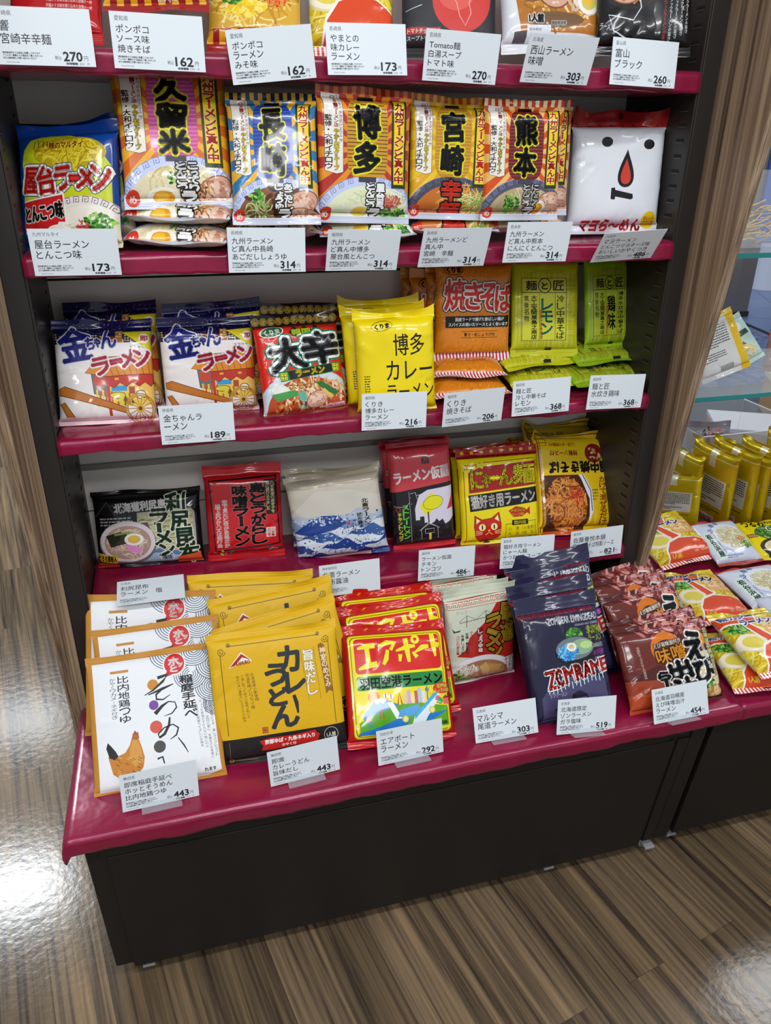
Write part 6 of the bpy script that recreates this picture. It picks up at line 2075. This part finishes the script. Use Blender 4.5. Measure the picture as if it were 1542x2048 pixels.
# ------------------------------------------------------------------ price cards
CW, CH = 0.126, 0.069
def card_print(pref, names, price, base):
    a = Art(CH / CW, 5)
    a.r('dfe7ec', 0, 0, 100, 100)
    K = '22242a'
    a.t(pref, 5, 7, 5 + 4.9 * len(pref), 16, K, 0, res=1)
    top, lh = (21, 17.5) if len(names) > 2 else (22, 22)
    cw = 8.7 if len(names) > 2 else 10.2
    for i, s in enumerate(names):
        n = sum(.62 if ord(ch) < 200 else 1 for ch in s)
        wd = min(n * cw, 78)
        a.t(s, 5.5, top + i * lh + 1.2, 5.5 + wd, top + (i + 1) * lh - 2.2, K, .12)
    for i, s in enumerate(('特定原材料などは商品に記載しております', 'アレルギー情報などは商品をご覧いただくか', 'または販売時にお問い合わせください')):
        a.t(s, 5, 77 + i * 4.6, 5 + 40 * (len(s) / 20), 80.6 + i * 4.6, K, .1, res=1)
    a.t('4524007013840', 7.5, 94.2, 21, 96.3, K, 0, res=1)
    if price:
        a.t('税込', 58, 82, 65, 89, K, 0, res=1)
        a.t(price, 67, 75, 86.5, 91, K, .55)
        a.t('円', 88.5, 81.5, 92.5, 89.5, K, 0, res=1)
        a.t('本体価格', 69, 93.2, 81, 97.3, K, .2, res=1)
        a.t(base, 83, 93.5, 88, 97.2, K, 0, res=1)
        a.t('円', 91, 93.8, 93.2, 97, K, 0, res=1)
    T, C, L = a.soup()
    C = C[:, :3]
    P = np.zeros((len(T), 3, 3))
    P[:, :, 0] = (T[:, :, 0] / 100 - .5) * CW
    P[:, :, 2] = (1 - T[:, :, 1] / 100) * CH
    P[:, :, 1] = -0.0004 - (L[:, None] - L.min()) * 0.000012
    fn = np.cross(P[:, 1] - P[:, 0], P[:, 2] - P[:, 0])
    fl = fn[:, 1] > 0
    P[fl] = P[fl][:, ::-1]
    # back and rim of the card
    x, t, b = CW / 2, CH, 0.0
    f, k = -0.0004, 0.0004
    q = [((-x, k, b), (x, k, t), (x, k, b)), ((-x, k, b), (-x, k, t), (x, k, t)),
         ((-x, f, t), (x, f, t), (x, k, t)), ((-x, f, t), (x, k, t), (-x, k, t)),
         ((-x, f, b), (x, k, b), (x, f, b)), ((-x, f, b), (-x, k, b), (x, k, b)),
         ((-x, f, b), (-x, f, t), (-x, k, t)), ((-x, f, b), (-x, k, t), (-x, k, b)),
         ((x, f, b), (x, k, t), (x, f, t)), ((x, f, b), (x, k, b), (x, k, t))]
    P = np.concatenate([P, np.array(q)])
    C = np.concatenate([C, np.repeat([lin('e4e9ee')], len(q), 0)])
    return soup_mesh('card', P, C, M_CARD)

for i, (x, y, z, le, ro, ya, txt, lab) in enumerate(CARDS):
    e = empty('price_card')
    e.matrix_world = (Matrix.Translation((x, y, z)) @ Matrix.Rotation(ya * D2R, 4, 'Z') @ Matrix.Rotation(-le * D2R, 4, 'X') @ Matrix.Rotation(ro * D2R, 4, 'Y'))
    o = link(bpy.data.objects.new('card', card_print(*txt)))
    o.parent = e
    if z < 0.5:                         # clear stand under the cards of the low deck
        h = MB().box(-0.033, 0.033, -0.0022, -0.0008, 0.0, 0.0085).box(-0.033, 0.033, 0.0008, 0.0022, 0.0, 0.012).box(-0.033, 0.033, -0.016, 0.022, -0.0025, 0.0)
        h.build('card_stand', M_GLASS, e)
    else:                               # small clip holding the card to the shelf edge
        h = MB().box(-0.012, 0.012, 0.0006, 0.003, 0.012, 0.05)
        h.build('card_clip', M_GLASS, e)
    tag(e, lab, 'price card', 'price cards')

# ------------------------------------------------------------------ bags on the neighbouring deck
for k, loc, le, ro, ya, w, h, lab in (
    ('yamato', (1.495, 0.178, 0.474), 76.7, -16.4, -12.9, .185, .205, 'orange curry ramen packet lying on the neighbouring deck, furthest back'),
    ('yamato', (1.396, -0.095, 0.474), 85, 3.9, -1.5, .155, .21, 'orange curry ramen packet lying flat, middle one of its file'),
    ('yamato', (1.366, -0.332, 0.512), 84, -2, -3.8, .155, .2, 'orange curry ramen packet lying on top of another at the front'),
    ('yamato', (1.318, -0.330, 0.474), 84, -4.3, -15, .15, .18, 'orange curry ramen packet lying lowest at the front corner'),
    ('iya', (1.621, 0.137, 0.474), 75, -8.4, -12.4, .135, .175, 'white noodle packet with green banner lying flat, rear one on the neighbouring deck'),
    ('iya', (1.577, -0.07, 0.476), 83, -10.5, -10.3, .167, .16, 'white noodle packet with green banner lying flat, front one on the neighbouring deck'),
    ('iya', (1.58, -0.20, 0.474), 86, -6, -8, .16, .17, 'white noodle packet lying low, under the front green banner packet at the frame edge'),
    ('tsurumi', (1.757, 0.137, 0.474), 80.8, -9.3, -17.2, .15, .17, 'yellow and green noodle packet lying flat at the right frame edge'),
):
    packet(k, loc, le, ro, ya, lab, 'noodle_packet', 'packets lying on the neighbouring deck', w, h)
for i, (x, y, ya, le, ro, lab) in enumerate((
    (1.66, 0.470, -88, -6, 0, 'gold foil pouch, leftmost of the standing row, half behind the wood fin'),
    (1.715, 0.41, -80, -10, 4, 'gold foil pouch, second of the standing row, its pale sticker fully in view'),
    (1.775, 0.39, -79, -11, 3, 'gold foil pouch, third of the standing row'),
    (1.812, 0.388, -79, -10, 3, 'gold foil pouch, fourth of the standing row, close behind the third'),
    (1.855, 0.372, -80, -8, 1, 'gold foil pouch, fifth of the standing row'),
    (1.955, 0.375, -78, -5, -3, 'gold foil pouch, rightmost of the standing row at the frame edge'),
    (1.60, 0.415, -60, 10, -12, 'small gold foil pouch, low and in shade before the leftmost standing one'))):
    packet('gold', (x, y, DK + .003), le, ro, ya, lab, 'foil_pouch', 'gold foil pouches', .168, (.225, .262, .27, .252, .262, .275, .16)[i], 'foil pouch')

# clear tray behind the gold pouches, cartons, bags on the glass shelves
tr = tag(empty('acrylic_tray', (1.9, 0.62, DK)), 'clear acrylic tray behind the gold foil pouches', 'tray')
m = MB()
for bx in ((1.72, 2.10, 0.50, 0.504, DK, .70), (1.72, 2.10, 0.80, 0.804, DK, .70), (1.716, 1.72, .50, .804, DK, .70), (2.10, 2.104, .50, .804, DK, .70)):
    m.box(*bx)
o = m.build('tray_wall', M_GLASS)
o.parent = tr
o.matrix_parent_inverse = Matrix.Translation((-1.9, -0.62, -DK))
o = MB().tube([(1.718, .502, .70), (2.102, .502, .70), (2.102, .802, .70)], .0025, 6).build('tray_rim', plain('acrylic_rim', 'e8eef4', .1))
o.parent = tr
o.matrix_parent_inverse = Matrix.Translation((-1.9, -0.62, -DK))
tb = tag(empty('display_table', (2.1, 1.1, 0)), 'low black display table carrying cartons behind the gold pouches', 'table')
for nm, bx in (('table_top', (1.6, 3.2, .57, 1.7, .425, .452)), ('table_base', (1.65, 3.15, .62, 1.65, 0.0, .425))):
    o = MB().box(*bx).build(nm, M_BASE, bevel=.002)
    o.parent = tb
    o.matrix_parent_inverse = Matrix.Translation((-2.1, -1.1, 0))
def carton(name, x, y, z, w, d, h, ya, lab, lid):
    e = empty(name)
    e.matrix_world = Matrix.Translation((x, y, z)) @ Matrix.Rotation(ya * D2R, 4, 'Z')
    MB().box(-w / 2, w / 2, -d / 2, d / 2, 0, h).build('carton_body', M_CARTON, e, bevel=.002)
    MB().box(-w / 2 - .003, w / 2 + .003, -d / 2 - .003, d / 2 + .003, h * .86, h + .003).build('carton_lid', lid, e, bevel=.002)
    MB().box(-w * .3, w * .2, -d / 2 - .0008, -d / 2, h * .3, h * .48).build('printed_band', plain('carton_red', '7a3026', .7), e)
    return tag(e, lab, 'carton', 'cartons on the display table')
carton('carton', 2.30, 0.95, .452, .30, .22, .10, -28, 'brown carton with white lid on the display table, lower and nearer', M_WHITE)
carton('carton', 2.78, 1.18, .452, .34, .26, .17, -28, 'brown carton with cream lid, taller and further right on the display table', M_CREAM)
def small_bag(k, loc, le, ro, ya, w, h, lab, grp='bags on the glass shelves'):
    return packet(k, loc, le, ro, ya, lab, 'snack_bag', grp, w, h, 'bag')
def d_backlabel(a):
    a.r('d8d8d6', 0, 0, 100, 100)
    a.r('e2b812', 82, 0, 100, 100)
    a.r('e2b812', 0, 0, 100, 6)
    a.lines(8, 16, 76, 52, 9, '3a3a3c', .45)
    a.lines(8, 58, 60, 72, 4, '3a3a3c', .45)
    for i in range(12):
        a.r('26241e', 40 + i * 2.3, 82, 41 + i * 2.3, 92, dz=.05)
def d_greenbag(a):
    a.r('bcd6cc', 0, 0, 100, 100)
    a.e('e8ecea', 50, 24, 34, 14)
    a.onion(40, 60, 30, 16, 60, 5)
    a.noodles(60, 76, 30, 14, 40, ['e0c070', 'c8a040', 'f0dca0'], 2.4, 7)
    a.p('2a4a3c', [(10, 40), (90, 34), (92, 44), (12, 50)])
def d_salmon(a):
    a.r('d8705a', 0, 0, 100, 100)
    a.r('f0e4dc', 0, 16, 100, 30)
    a.t('えびせん', 12, 34, 88, 46, 'f4e8e0', 1.0)
    a.r('9a7468', 0, 50, 100, 100)
    a.bits(50, 72, 42, 20, 40, ['c8a898', 'e0c8ba', '7a5448'], 8)
def d_greybag(a):
    a.r('8d8790', 0, 0, 100, 100)
    a.bits(50, 20, 40, 12, 30, ['7a2a2a', 'b86a60', '3a2224'], 7)
    a.r('b8b2b8', 10, 36, 90, 88)
    a.v('京漬物', 40, 40, 60, 84, '4a444c', .5)
DES['backlabel'] = (.12, .16, .03, d_backlabel, dict(back='e2b812', seed=41))
DES['greenbag'] = (.12, .15, .03, d_greenbag, dict(back='a8c8bc', seed=42))
DES['salmon'] = (.13, .18, .035, d_salmon, dict(back='c86048', seed=43))
DES['greybag'] = (.12, .17, .03, d_greybag, dict(back='7d7880', seed=44))
small_bag('backlabel', (1.50, .20, .984), 18, -24, -20, .12, .15, 'bag turned to show its printed back label, on the lower glass shelf')
small_bag('greenbag', (1.60, .26, .984), 30, -30, -15, .12, .13, 'pale green snack bag lying beside the back label bag on the glass shelf')
small_bag('salmon', (2.72, 1.30, .625), 6, 4, -10, .22, .26, 'salmon pink snack bag standing behind the cream carton')
small_bag('greybag', (1.84, .60, DK + .003), 8, -4, -25, .13, .24, 'grey pickle bag standing in the clear tray')
# clear bag of dried noodles on the upper glass shelf
cbag = tag(empty('dried_noodle_bag', (1.50, .20, 1.287)), 'clear bag of dried straw coloured noodles on the upper glass shelf', 'bag')
m = MB()
m.hexa([(1.40, .12, 1.2875), (1.66, .12, 1.2875), (1.66, .27, 1.2875), (1.40, .27, 1.2875), (1.44, .185, 1.44), (1.62, .185, 1.44), (1.62, .195, 1.44), (1.44, .195, 1.44)])
o = m.build('bag_film', M_CLEARBAG, bevel=.004)
o.parent = cbag
o.matrix_parent_inverse = Matrix.Translation((-1.50, -.20, -1.287))
m = MB()
rg = random.Random(8)
for i in range(90):
    x, y, z = rg.uniform(1.43, 1.62), rg.uniform(.15, .25), rg.uniform(1.292, 1.37)
    a = rg.uniform(-.6, .6)
    l = rg.uniform(.02, .05)
    m.tube([(x - l, y - .006, z - l * a * .4), (x, y, z + .004), (x + l * .6, y + .006, z + l * a)], .0016, 5)
o = m.build('noodle_bundle', M_STRAW)
o.parent = cbag
o.matrix_parent_inverse = Matrix.Translation((-1.50, -.20, -1.287))
# a leafy plant far behind
pl = tag(empty('potted_plant', (7.2, 6.6, 0)), 'green leafy plant in a pot far behind the wood fin', 'plant')
m = MB()
m.tube([(7.2, 6.6, 0), (7.2, 6.6, .5)], .22, 14)
o = m.build('pot', M_WHITE)
o.parent = pl
o.matrix_parent_inverse = Matrix.Translation((-7.2, -6.6, 0))
V, F = [], []
for i in range(260):
    c = Vector((7.2 + rg.gauss(0, .28), 6.6 + rg.gauss(0, .28), .9 + rg.uniform(-.35, .9)))
    d = Vector((rg.gauss(0, 1), rg.gauss(0, 1), rg.uniform(-.2, .8))).normalized()
    s = d.orthogonal().normalized() * .03
    k = len(V)
    V += [c - d * .07, c + s, c + d * .07, c - s + Vector((0, 0, .01))]
    F.append((k, k + 1, k + 2, k + 3))
o = mesh_obj('foliage', V, F, M_LEAF)
o.parent = pl
o.matrix_parent_inverse = Matrix.Translation((-7.2, -6.6, 0))
